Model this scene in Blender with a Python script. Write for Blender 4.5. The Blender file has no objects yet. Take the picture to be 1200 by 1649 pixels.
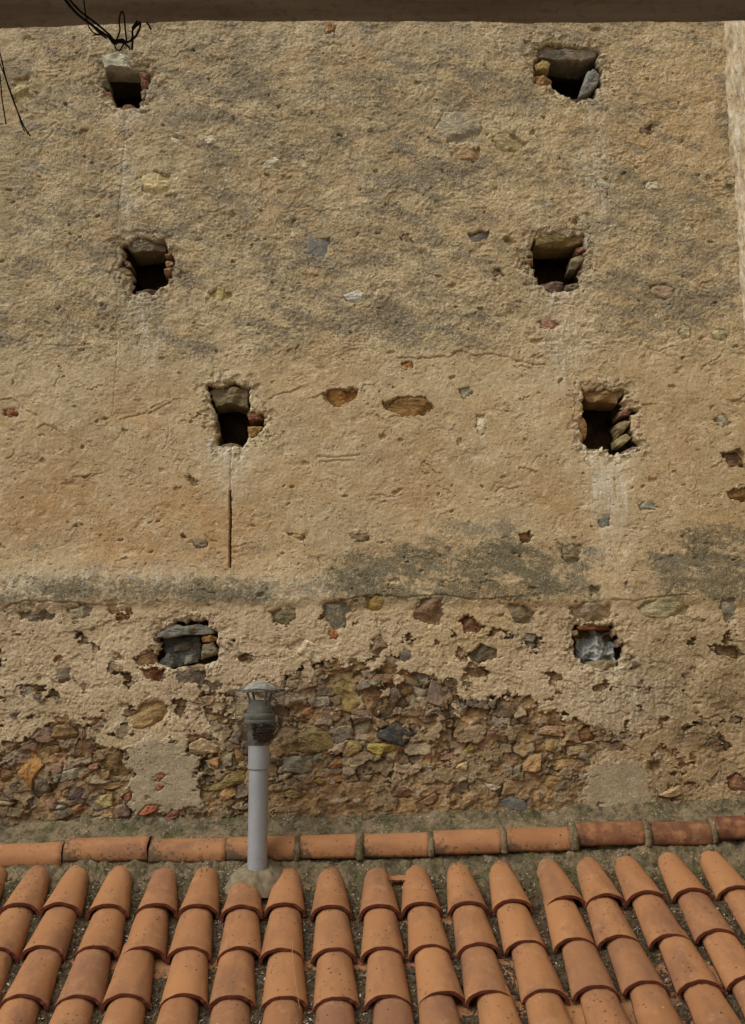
import bpy, bmesh, math, random
import numpy as np
from mathutils import Vector, Matrix

R = math.radians
rng = np.random.default_rng(7)
random.seed(7)
scn = bpy.context.scene
COL = scn.collection

# ------------------------------------------------------------------ camera
CY = -5.34                      # camera distance in front of the roof's upper edge, eye level is z = 0
PITCH = R(7.5)
F = 1650.0                      # focal length in units of 1/1649 of the frame height
VP = 1100 - F * math.tan(PITCH)
cam = bpy.data.cameras.new('camera')
cam.sensor_fit = 'VERTICAL'
cam.sensor_height = 24.0
cam.lens = 24.0 * F / 1649.0
cam.shift_y = (VP - 824.5) / 1649.0
cam.clip_start = 0.05
cam.clip_end = 500
cam_o = bpy.data.objects.new('camera', cam)
COL.objects.link(cam_o)
cam_o.location = (0, CY, 0)
cam_o.rotation_euler = (R(90) + PITCH, 0, 0)
scn.camera = cam_o

# ------------------------------------------------------------------ light
SUN_EL, SUN_AZ = R(50), R(232)
world = bpy.data.worlds.new('World')
scn.world = world
world.use_nodes = True
wn = world.node_tree
for n in list(wn.nodes):
    wn.nodes.remove(n)
sky = wn.nodes.new('ShaderNodeTexSky')
sky.sky_type = 'NISHITA'
sky.sun_disc = False
sky.sun_elevation = SUN_EL
sky.sun_rotation = SUN_AZ
sky.air_density = 1.0
sky.dust_density = 6.0
sky.ozone_density = 0.5
hsv = wn.nodes.new('ShaderNodeHueSaturation')      # an overcast sky is nearly grey
hsv.inputs['Saturation'].default_value = 0.25
bg = wn.nodes.new('ShaderNodeBackground')
bg.inputs['Strength'].default_value = 0.123
wo = wn.nodes.new('ShaderNodeOutputWorld')
wn.links.new(sky.outputs[0], hsv.inputs['Color'])
wn.links.new(hsv.outputs[0], bg.inputs['Color'])
wn.links.new(bg.outputs[0], wo.inputs['Surface'])
sun = bpy.data.lights.new('sun', 'SUN')
sun.energy = 1.0
sun.angle = R(42)
sun.color = (1.0, 0.97, 0.93)
sun_o = bpy.data.objects.new('sun', sun)
COL.objects.link(sun_o)
sd = Vector((math.sin(SUN_AZ) * math.cos(SUN_EL), math.cos(SUN_AZ) * math.cos(SUN_EL), math.sin(SUN_EL)))
sun_o.rotation_euler = sd.to_track_quat('Z', 'Y').to_euler()
scn.view_settings.view_transform = 'Standard'
scn.view_settings.look = 'None'
scn.view_settings.exposure = -0.02
scn.view_settings.gamma = 1.0
scn.cycles.max_bounces = 6
scn.cycles.diffuse_bounces = 4
scn.cycles.use_denoising = True

# ------------------------------------------------------------------ projection helpers (the survey of the place)
cp, sp = math.cos(PITCH), math.sin(PITCH)


def project(x, y, z):
    dy = y - CY
    d = dy * cp + z * sp
    up = -dy * sp + z * cp
    return 600 + F * x / d, VP - F * up / d


def at_y(u, v, y):
    """the point of the plane Y = y that the survey gives as (u, v)"""
    rx = (u - 600) / F
    ru = (VP - v) / F
    dy = cp - ru * sp
    dz = sp + ru * cp
    t = (y - CY) / dy
    return Vector((rx * t, y, dz * t))


WY = 0.2                        # the face of the plastered wall


def srgb(r, g, b, k=1.0):
    def f(c):
        c /= 255.0
        return c / 12.92 if c <= 0.04045 else ((c + 0.055) / 1.055) ** 2.4
    return (f(r) * k, f(g) * k, f(b) * k, 1.0)


K = 1.3


# ------------------------------------------------------------------ noise
def make_perm(seed):
    g = np.random.default_rng(seed)
    p = g.permutation(512).astype(np.int32)
    a = g.random(512) * 2 * np.pi
    return p, np.cos(a).astype(np.float32), np.sin(a).astype(np.float32)


def perlin(x, y, seed=0):
    p, gx, gy = make_perm(seed)
    x = np.asarray(x, np.float32)
    y = np.asarray(y, np.float32)
    xi = np.floor(x).astype(np.int32)
    yi = np.floor(y).astype(np.int32)
    xf = x - xi
    yf = y - yi
    u = xf * xf * xf * (xf * (xf * 6 - 15) + 10)
    w = yf * yf * yf * (yf * (yf * 6 - 15) + 10)

    def g(ix, iy, dx, dy):
        h = p[(p[ix & 511] + iy) & 511]
        return gx[h] * dx + gy[h] * dy
    a = g(xi, yi, xf, yf)
    b = g(xi + 1, yi, xf - 1, yf)
    c = g(xi, yi + 1, xf, yf - 1)
    d = g(xi + 1, yi + 1, xf - 1, yf - 1)
    t = a + u * (b - a)
    return (t + w * (c + u * (d - c) - t)) * 1.5


def fbm(x, y, seed=0, octaves=3, gain=0.5):
    s, a, f = 0, 1.0, 1.0
    for i in range(octaves):
        s = s + a * perlin(x * f + 17.3 * i, y * f - 9.1 * i, seed + i)
        a *= gain
        f *= 2.03
    return s


def sstep(a, b, x):
    t = np.clip((x - a) / (b - a), 0, 1)
    return t * t * (3 - 2 * t)


# ------------------------------------------------------------------ object helpers
def tag(o, label=None, cat=None, group=None, kind=None):
    if label:
        o['label'] = label
    if cat:
        o['category'] = cat
    if group:
        o['group'] = group
    if kind:
        o['kind'] = kind
    return o


def empty(name, loc=(0, 0, 0)):
    o = bpy.data.objects.new(name, None)
    o.empty_display_size = 0.1
    o.location = loc
    COL.objects.link(o)
    return o


def link(name, me, mats, parent=None, smooth=True):
    for m in (mats if isinstance(mats, (list, tuple)) else [mats]):
        me.materials.append(m)
    if smooth:
        me.polygons.foreach_set('use_smooth', np.ones(len(me.polygons), bool))
    o = bpy.data.objects.new(name, me)
    COL.objects.link(o)
    if parent:
        o.parent = parent
        o.matrix_parent_inverse = Matrix.Translation(parent.location).inverted()
    return o


def mesh_np(name, co, quads):
    me = bpy.data.meshes.new(name)
    co = np.asarray(co, np.float32)
    quads = np.asarray(quads, np.int32)
    me.vertices.add(len(co))
    me.vertices.foreach_set('co', co.ravel())
    n = quads.shape[1]
    me.loops.add(quads.size)
    me.loops.foreach_set('vertex_index', quads.ravel())
    me.polygons.add(len(quads))
    me.polygons.foreach_set('loop_start', np.arange(0, quads.size, n, dtype=np.int32))
    try:
        me.polygons.foreach_set('loop_total', np.full(len(quads), n, np.int32))
    except Exception:
        pass
    me.update(calc_edges=True)
    me.validate()
    return me


def add_attr(me, name, rgba):
    a = me.attributes.new(name, 'FLOAT_COLOR', 'POINT')
    a.data.foreach_set('color', np.asarray(rgba, np.float32).ravel())


def grid_quads(nx, nz, flip=False):
    i = np.arange(nx * nz).reshape(nz, nx)
    q = np.stack([i[:-1, :-1], i[:-1, 1:], i[1:, 1:], i[1:, :-1]], -1).reshape(-1, 4)
    return q[:, ::-1] if flip else q


class MB:
    def __init__(self):
        self.v, self.f, self.c = [], [], []

    def tube(self, pts, r, n=8, col=None, caps=True, jitter=0.0):
        pts = [Vector(p) for p in pts]
        base = len(self.v)
        m = len(pts)
        ref = None
        for i, p in enumerate(pts):
            t = (pts[min(i + 1, m - 1)] - pts[max(i - 1, 0)]).normalized()
            if ref is None:
                ref = t.orthogonal().normalized()
            ref = (ref - t * ref.dot(t)).normalized()
            b = t.cross(ref)
            ri = r[i] if isinstance(r, (list, tuple)) else r
            ri *= 1 + random.uniform(-jitter, jitter)
            for k in range(n):
                a = 2 * math.pi * k / n
                self.v.append(p + (ref * math.cos(a) + b * math.sin(a)) * ri)
                self.c.append(col)
        for i in range(m - 1):
            for k in range(n):
                k2 = (k + 1) % n
                self.f.append((base + i * n + k, base + i * n + k2, base + (i + 1) * n + k2, base + (i + 1) * n + k))
        if caps:
            self.f.append(tuple(base + k for k in range(n))[::-1])
            self.f.append(tuple(base + (m - 1) * n + k for k in range(n)))

    def lathe(self, cx, cy, prof, n=40, wob=None, close=False):
        base = len(self.v)
        for j, (r, z) in enumerate(prof):
            for k in range(n):
                a = 2 * math.pi * k / n
                w = wob(a, j) if wob else (0, 0)
                self.v.append(Vector((cx + (r + w[0]) * math.cos(a), cy + (r + w[0]) * math.sin(a), z + w[1])))
                self.c.append(None)
        for j in range(len(prof) - 1):
            for k in range(n):
                k2 = (k + 1) % n
                self.f.append((base + j * n + k, base + j * n + k2, base + (j + 1) * n + k2, base + (j + 1) * n + k))
        if close:
            self.f.append(tuple(base + k for k in range(n))[::-1])
            self.f.append(tuple(base + (len(prof) - 1) * n + k for k in range(n)))

    def quad(self, a, b, c, d, col=None):
        n = len(self.v)
        self.v += [a, b, c, d]
        self.c += [col] * 4
        self.f.append((n, n + 1, n + 2, n + 3))

    def build(self, name, mat, parent=None, smooth=True, attr=None):
        me = bpy.data.meshes.new(name)
        me.from_pydata([tuple(v) for v in self.v], [], self.f)
        me.update()
        if attr:
            add_attr(me, attr, [c or (0.1, 0.1, 0.1, 1) for c in self.c])
        return link(name, me, mat, parent, smooth)


def catmull(pts, sub=8):
    pts = [Vector(p) for p in pts]
    q = [2 * pts[0] - pts[1]] + pts + [2 * pts[-1] - pts[-2]]
    out = []
    for i in range(1, len(q) - 2):
        for k in range(sub):
            t = k / sub
            a, b, c, d = q[i - 1], q[i], q[i + 1], q[i + 2]
            out.append(0.5 * (2 * b + (c - a) * t + (2 * a - 5 * b + 4 * c - d) * t * t + (3 * b - a - 3 * c + d) * t ** 3))
    out.append(pts[-1])
    return out


# ------------------------------------------------------------------ materials
class Nodes:
    """a small wrapper for writing node trees"""

    def __init__(self, name, rough=0.9, spec=0.2):
        self.m = bpy.data.materials.new(name)
        self.m.use_nodes = True
        self.t = self.m.node_tree
        self.b = self.t.nodes['Principled BSDF']
        self.b.inputs['Roughness'].default_value = rough
        self.b.inputs['Specular IOR Level'].default_value = spec
        self.geo = self.t.nodes.new('ShaderNodeNewGeometry')
        self.pos = self.geo.outputs['Position']

    def put(self, sock, v):
        if isinstance(v, bpy.types.NodeSocket):
            self.t.links.new(v, sock)
        elif v is not None:
            sock.default_value = v

    def coords(self, kind='Object'):
        n = self.t.nodes.new('ShaderNodeTexCoord')
        return n.outputs[kind]

    def scale(self, vec, s, rot=(0, 0, 0)):
        n = self.t.nodes.new('ShaderNodeMapping')
        n.inputs['Scale'].default_value = s
        n.inputs['Rotation'].default_value = rot
        self.put(n.inputs['Vector'], vec)
        return n.outputs[0]

    def noise(self, scale, detail=4, rough=0.6, vec=None, dist=0.0):
        n = self.t.nodes.new('ShaderNodeTexNoise')
        n.inputs['Scale'].default_value = scale
        n.inputs['Detail'].default_value = detail
        n.inputs['Roughness'].default_value = rough
        n.inputs['Distortion'].default_value = dist
        self.put(n.inputs['Vector'], self.pos if vec is None else vec)
        return n.outputs['Fac']

    def voro(self, scale, feature='F1', vec=None, rnd=1.0):
        n = self.t.nodes.new('ShaderNodeTexVoronoi')
        n.feature = feature
        n.inputs['Scale'].default_value = scale
        n.inputs['Randomness'].default_value = rnd
        self.put(n.inputs['Vector'], self.pos if vec is None else vec)
        return n

    def ramp(self, fac, lo, hi, a=0.0, b=1.0):
        n = self.t.nodes.new('ShaderNodeMapRange')
        n.interpolation_type = 'SMOOTHSTEP'
        self.put(n.inputs['Value'], fac)
        n.inputs['From Min'].default_value = lo
        n.inputs['From Max'].default_value = hi
        n.inputs['To Min'].default_value = a
        n.inputs['To Max'].default_value = b
        return n.outputs[0]

    def math(self, op, a, b=0.0):
        n = self.t.nodes.new('ShaderNodeMath')
        n.operation = op
        self.put(n.inputs[0], a)
        self.put(n.inputs[1], b)
        return n.outputs[0]

    def mix(self, fac, a, b, mode='MIX'):
        n = self.t.nodes.new('ShaderNodeMix')
        n.data_type = 'RGBA'
        n.blend_type = mode
        self.put(n.inputs[0], fac)
        self.put(n.inputs[6], a)
        self.put(n.inputs[7], b)
        return n.outputs[2]

    def attr(self, name):
        n = self.t.nodes.new('ShaderNodeAttribute')
        n.attribute_name = name
        s = self.t.nodes.new('ShaderNodeSeparateColor')
        self.t.links.new(n.outputs['Color'], s.inputs[0])
        return n.outputs['Color'], s.outputs[0], s.outputs[1], s.outputs[2], n.outputs['Alpha']

    def objrand(self):
        return self.t.nodes.new('ShaderNodeObjectInfo').outputs['Random']

    def objcolor(self):
        return self.t.nodes.new('ShaderNodeObjectInfo').outputs['Color']

    def bump(self, h, dist=0.003, strength=1.0, normal=None):
        n = self.t.nodes.new('ShaderNodeBump')
        n.inputs['Strength'].default_value = strength
        n.inputs['Distance'].default_value = dist
        self.put(n.inputs['Height'], h)
        if normal is not None:
            self.put(n.inputs['Normal'], normal)
        return n.outputs[0]

    def done(self, color, normal=None, rough=None):
        self.put(self.b.inputs['Base Color'], color)
        if normal is not None:
            self.put(self.b.inputs['Normal'], normal)
        if rough is not None:
            self.put(self.b.inputs['Roughness'], rough)
        return self.m


def pl(r, g, b):
    m = (r + g + b) / 3
    return srgb((r + (m - r) * 0.17) * 1.02, (g + (m - g) * 0.17) * 1.045, (b + (m - b) * 0.17) * 1.075, K)


def mat_plaster():
    n = Nodes('ochre_plaster', 0.95, 0.1)
    _, lich, pale, warm, moss = n.attr('stain')
    _, cem, pink, brown_tone, pur = n.attr('ctrl')
    big = n.noise(2.3, 5, 0.6)
    mid = n.noise(17, 5, 0.65)
    fine = n.noise(120, 4, 0.7)
    grain = n.noise(330, 3, 0.7)
    c = n.mix(n.ramp(big, 0.35, 0.65), pl(171, 146, 103), pl(159, 134, 93))
    c = n.mix(warm, c, pl(166, 126, 78))
    c = n.mix(pink, c, pl(174, 144, 110))
    c = n.mix(n.math('MULTIPLY', n.ramp(mid, 0.48, 0.72), 0.55), c, pl(190, 164, 122))
    c = n.mix(n.math('MULTIPLY', n.ramp(n.noise(38, 4, 0.7), 0.52, 0.75), 0.5), c, pl(142, 110, 70))
    c = n.mix(brown_tone, c, pl(118, 94, 62))
    c = n.mix(n.math('MULTIPLY', cem, 0.65), c, pl(136, 120, 92))
    # lichen: a grey-olive crust that breaks up into specks
    brk = n.math('ADD', n.math('MULTIPLY', n.noise(55, 5, 0.75), 0.9), n.math('MULTIPLY', grain, 0.5))
    lf = n.math('ADD', lich, n.math('MULTIPLY', n.math('SUBTRACT', brk, 0.7), 2.6))
    lf = n.ramp(lf, 0.34, 0.95)
    c = n.mix(n.math('MULTIPLY', lf, 0.86), c, n.mix(n.ramp(fine, 0.35, 0.65), pl(106, 94, 72), pl(136, 121, 94)))
    c = n.mix(n.math('MULTIPLY', pale, n.ramp(n.noise(30, 5, 0.7, n.scale(n.pos, (1, 1, 0.2))), 0.3, 0.7)), c, pl(186, 170, 142))
    mf = n.ramp(n.math('ADD', moss, n.math('MULTIPLY', n.math('SUBTRACT', n.noise(44, 6, 0.8), 0.5), 2.7)), 0.26, 0.9)
    c = n.mix(n.math('MULTIPLY', mf, 0.85), c, n.mix(n.ramp(fine, 0.3, 0.7), pl(84, 76, 52), pl(116, 104, 76)))
    # lime and quartz grains
    v = n.voro(95)
    dots = n.math('MULTIPLY', n.ramp(v.outputs['Distance'], 0.24, 0.1), n.ramp(n.noise(17, 4, 0.65), 0.46, 0.62))
    c = n.mix(n.math('MULTIPLY', dots, 0.9), c, pl(214, 204, 180))
    dk = n.math('MULTIPLY', n.ramp(n.voro(120).outputs['Distance'], 0.26, 0.1), n.ramp(n.noise(14, 4, 0.65), 0.5, 0.66))
    c = n.mix(n.math('MULTIPLY', dk, 0.6), c, pl(104, 84, 56))
    v2 = n.voro(42)
    dots2 = n.math('MULTIPLY', n.ramp(v2.outputs['Distance'], 0.17, 0.1), n.ramp(n.noise(9, 3, 0.6), 0.55, 0.68))
    c = n.mix(n.math('MULTIPLY', dots2, 0.7), c, pl(188, 176, 150))
    # grains of sand: light and dark
    sand = n.math('ADD', n.math('MULTIPLY', n.noise(190, 2, 0.6), 0.6), n.math('MULTIPLY', n.noise(75, 3, 0.7), 0.4))
    c = n.mix(n.math('ADD', 0.45, n.math('MULTIPLY', pur, 0.55)), c, n.mix(1.0, c, n.mix(n.ramp(sand, 0.36, 0.64), (0.68, 0.67, 0.66, 1), (1.26, 1.26, 1.25, 1)), 'MULTIPLY'))
    h = n.math('ADD', n.math('MULTIPLY', fine, 1.3), n.math('MULTIPLY', sand, 0.9))
    h = n.math('ADD', h, n.math('MULTIPLY', n.noise(48, 5, 0.7), 1.0))
    pit = n.math('MULTIPLY', n.ramp(n.voro(75).outputs['Distance'], 0.26, 0.12), n.ramp(n.noise(13, 4, 0.65), 0.5, 0.62))
    pit2 = n.math('MULTIPLY', n.ramp(n.voro(34, vec=n.scale(n.pos, (0.7, 1, 1.3))).outputs['Distance'], 0.22, 0.1), n.ramp(n.noise(6, 4, 0.65), 0.5, 0.62))
    var = n.ramp(n.noise(4.5, 4, 0.6), 0.36, 0.64, 0.45, 1.0)
    h = n.math('MULTIPLY', h, n.math('MULTIPLY', var, n.math('ADD', 0.5, n.math('MULTIPLY', pur, 0.5))))
    h = n.math('SUBTRACT', h, n.math('MULTIPLY', pit, 1.6))
    h = n.math('SUBTRACT', h, n.math('MULTIPLY', pit2, 2.6))
    return n.done(c, n.bump(h, 0.0065, 0.95))


def mat_stone(name='wall_stone', attr=None):
    n = Nodes(name, 0.85, 0.25)
    base = n.attr(attr)[0] if attr else n.objcolor()
    big = n.noise(16, 5, 0.65, dist=0.6)
    lay = n.noise(9, 5, 0.65, vec=n.scale(n.pos, (1.2, 1, 2.6), (0.2, 0.5, 0)))
    fine = n.noise(150, 4, 0.7)
    c = n.mix(n.ramp(big, 0.3, 0.7), n.mix(1.0, base, (0.68, 0.68, 0.7, 1), 'MULTIPLY'), n.mix(1.0, base, (1.28, 1.24, 1.18, 1), 'MULTIPLY'))
    c = n.mix(n.math('MULTIPLY', n.ramp(lay, 0.48, 0.7), 0.45), c, n.mix(0.6, base, srgb(160, 130, 85, K)))
    c = n.mix(n.math('MULTIPLY', n.ramp(n.noise(26, 6, 0.75), 0.56, 0.66), 0.7), c, srgb(146, 124, 92, K))
    v = n.voro(85)
    dots = n.math('MULTIPLY', n.ramp(v.outputs['Distance'], 0.15, 0.06), n.ramp(n.noise(18, 3, 0.6), 0.54, 0.7))
    c = n.mix(n.math('MULTIPLY', dots, 0.7), c, srgb(190, 180, 155, K))
    c = n.mix(n.ramp(fine, 0.35, 0.7), n.mix(1.0, c, (0.78, 0.78, 0.78, 1), 'MULTIPLY'), n.mix(1.0, c, (1.15, 1.15, 1.13, 1), 'MULTIPLY'))
    h = n.math('ADD', fine, n.math('MULTIPLY', lay, 1.2))
    h = n.math('ADD', h, n.math('MULTIPLY', n.noise(40, 6, 0.7), 1.5))
    return n.done(c, n.bump(h, 0.006, 0.8))


def mat_tile(name, k=1.0):
    n = Nodes(name, 0.82, 0.22)
    rnd = n.objrand()
    oc = n.coords('Object')
    v4 = n.t.nodes.new('ShaderNodeCombineXYZ')
    n.put(v4.inputs[0], n.math('MULTIPLY', rnd, 37.0))
    n.put(v4.inputs[1], n.math('MULTIPLY', rnd, 91.0))
    add = n.t.nodes.new('ShaderNodeVectorMath')
    n.put(add.inputs[0], oc)
    n.put(add.inputs[1], v4.outputs[0])
    p = add.outputs[0]
    c = n.mix(rnd, srgb(184, 131, 84, k), srgb(162, 113, 74, k))
    c = n.mix(n.ramp(n.math('FRACT', n.math('MULTIPLY', rnd, 7.31)), 0.5, 1.0, 0.0, 0.7), c, srgb(150, 108, 78, k))
    c = n.mix(n.ramp(n.noise(7, 4, 0.6, p), 0.35, 0.7), c, srgb(176, 126, 84, k))
    c = n.mix(n.math('MULTIPLY', n.ramp(n.noise(6, 6, 0.7, n.scale(p, (1, 0.35, 1))), 0.44, 0.68), 0.75), c, srgb(134, 96, 72, k))
    fine = n.noise(160, 4, 0.7, p)
    c = n.mix(n.math('MULTIPLY', n.ramp(fine, 0.5, 0.75), 0.35), c, srgb(146, 92, 60, k))
    # lichen specks, droppings, and a chalky bloom
    blk = n.math('MULTIPLY', n.ramp(n.math('ADD', n.voro(34, vec=p).outputs['Distance'], n.math('MULTIPLY', n.noise(50, 3, 0.7, p), 0.35)), 0.40, 0.28), n.ramp(n.noise(7, 4, 0.65, p), 0.46, 0.58))
    c = n.mix(n.math('MULTIPLY', blk, 0.85), c, srgb(58, 48, 40, k))
    wht = n.math('MULTIPLY', n.ramp(n.voro(26, vec=n.scale(p, (1, 0.55, 1))).outputs['Distance'], 0.11, 0.05), n.ramp(n.noise(6, 3, 0.6, p), 0.55, 0.68))
    c = n.mix(n.math('MULTIPLY', wht, 0.8), c, srgb(196, 186, 170, k))
    c = n.mix(n.math('MULTIPLY', n.ramp(n.noise(13, 6, 0.75, p), 0.54, 0.7), 0.4), c, srgb(192, 156, 122, k))
    _, dirt, dark, _, _ = n.attr('dirt')
    df = n.ramp(n.math('ADD', dirt, n.math('MULTIPLY', n.math('SUBTRACT', n.noise(42, 5, 0.75, p), 0.5), 1.7)), 0.45, 0.7)
    c = n.mix(n.math('MULTIPLY', df, 0.85), c, n.mix(n.ramp(fine, 0.35, 0.65), srgb(70, 60, 46, k), srgb(104, 92, 70, k)))
    c = n.mix(n.math('MULTIPLY', dark, n.ramp(n.noise(12, 5, 0.7, p), 0.25, 0.6)), c, srgb(96, 58, 42, k))
    h = n.math('ADD', n.math('MULTIPLY', fine, 0.5), n.noise(30, 4, 0.6, p))
    return n.done(c, n.bump(h, 0.0025, 0.5))


def mat_simple(name, col, col2, scale=20, rough=0.85, bump=0.002, spec=0.2, bscale=80):
    n = Nodes(name, rough, spec)
    f = n.ramp(n.noise(scale, 5, 0.65), 0.35, 0.65)
    c = n.mix(f, col, col2)
    if name == 'grey_pvc':        # rain streaks and a dirty foot
        st_ = n.ramp(n.noise(38, 5, 0.7, n.scale(n.pos, (1, 1, 0.06))), 0.48, 0.72)
        c = n.mix(n.math('MULTIPLY', st_, 0.25), c, srgb(118, 116, 110))
        c = n.mix(n.math('MULTIPLY', n.ramp(n.noise(24, 5, 0.75), 0.57, 0.72), 0.22), c, srgb(104, 98, 88))
        sep = n.t.nodes.new('ShaderNodeSeparateXYZ')
        n.put(sep.inputs[0], n.pos)
        ft = n.math('ADD', n.ramp(sep.outputs[2], -0.90, -0.955), n.math('MULTIPLY', n.math('SUBTRACT', n.noise(30, 4, 0.7), 0.5), 0.8))
        c = n.mix(n.math('MULTIPLY', n.ramp(ft, 0.2, 0.8), 0.8), c, srgb(104, 82, 58))
    c = n.mix(n.math('MULTIPLY', n.ramp(n.noise(bscale * 2, 3, 0.7), 0.45, 0.75), 0.3), c, n.mix(1.0, col, (0.5, 0.5, 0.5, 1), 'MULTIPLY'))
    return n.done(c, n.bump(n.noise(bscale, 5, 0.7), bump, 0.8))


def mat_attr(name, attr, rough=0.9):
    n = Nodes(name, rough, 0.15)
    c = n.attr(attr)[0]
    f = n.noise(220, 3, 0.7)
    c = n.mix(n.ramp(f, 0.3, 0.7), n.mix(1.0, c, (0.6, 0.6, 0.6, 1), 'MULTIPLY'), n.mix(1.0, c, (1.3, 1.3, 1.3, 1), 'MULTIPLY'))
    return n.done(c, n.bump(n.noise(120, 4, 0.7), 0.003, 0.8))


def mat_moss_mortar():
    n = Nodes('mossy_mortar', 0.95, 0.1)
    fine = n.noise(130, 4, 0.7)
    c = n.mix(n.ramp(n.noise(14, 5, 0.7), 0.36, 0.6), srgb(86, 79, 60, K), srgb(126, 111, 86, K))
    c = n.mix(n.math('MULTIPLY', n.ramp(n.noise(10, 5, 0.75), 0.5, 0.62), 0.8), c, srgb(78, 78, 48, K))
    c = n.mix(n.math('MULTIPLY', n.ramp(n.noise(24, 6, 0.78), 0.54, 0.62), 0.75), c, srgb(56, 50, 38, K))
    v = n.voro(60)
    c = n.mix(n.math('MULTIPLY', n.ramp(v.outputs['Distance'], 0.24, 0.12), n.ramp(n.noise(9, 4, 0.7), 0.5, 0.62)), c, srgb(196, 190, 170, K))
    c = n.mix(n.ramp(fine, 0.3, 0.7), n.mix(1.0, c, (0.7, 0.7, 0.7, 1), 'MULTIPLY'), n.mix(1.0, c, (1.2, 1.2, 1.2, 1), 'MULTIPLY'))
    h = n.math('ADD', fine, n.math('MULTIPLY', n.noise(45, 6, 0.75), 2))
    return n.done(c, n.bump(h, 0.008, 0.9))


M_PLASTER = mat_plaster()
M_STONE = mat_stone()
M_RUBBLE = mat_stone('rubble_stone', 'tint')
M_TILE = mat_tile('clay_tile', 0.82)
M_TILE_EDGE = mat_simple('clay_tile_cut_edge', srgb(124, 66, 46), srgb(98, 56, 42), 30)
M_MOSS = mat_moss_mortar()
M_LITTER = mat_attr('leaf_litter', 'tint')
M_RECESS = mat_simple('putlog_masonry', srgb(124, 100, 66, K), srgb(96, 78, 54, K), 22, 0.95, 0.01, 0.1, 45)
M_PVC = mat_simple('grey_pvc', srgb(152, 154, 155), srgb(142, 144, 144), 6, 0.5, 0.0006, 0.35, 60)
M_PVC_DIRTY = mat_simple('weathered_dark_grey_plastic', srgb(112, 112, 102), srgb(90, 89, 80), 26, 0.7, 0.001, 0.3, 60)
M_CAP = mat_simple('weathered_pale_grey_plastic', srgb(150, 150, 142), srgb(112, 110, 98), 40, 0.7, 0.002, 0.3, 60)
M_WIRE = mat_simple('fine_grey_wire', srgb(104, 98, 84), srgb(84, 78, 66), 40, 0.6, 0.0, 0.3)
M_CLUMP = mat_simple('dark_brown_clump', srgb(84, 76, 64), srgb(54, 48, 40), 60, 0.95, 0.01, 0.1, 120)
M_CABLE = mat_simple('black_cable_sheath', srgb(34, 30, 26), srgb(26, 23, 20), 30, 0.65, 0.0004, 0.2)
M_STRAW = mat_simple('dry_straw', srgb(176, 140, 98), srgb(150, 116, 78), 60, 0.8, 0.0005, 0.2)
M_BAG = mat_simple('grey_crumpled_sheet', srgb(160, 161, 156, 1.3), srgb(134, 135, 130, 1.3), 26, 0.6, 0.003, 0.35, 60)
M_CEMENT = mat_simple('pipe_mortar', srgb(130, 117, 94, 1.1), srgb(104, 94, 74, 1.1), 24, 0.95, 0.006, 0.1, 70)

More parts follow.
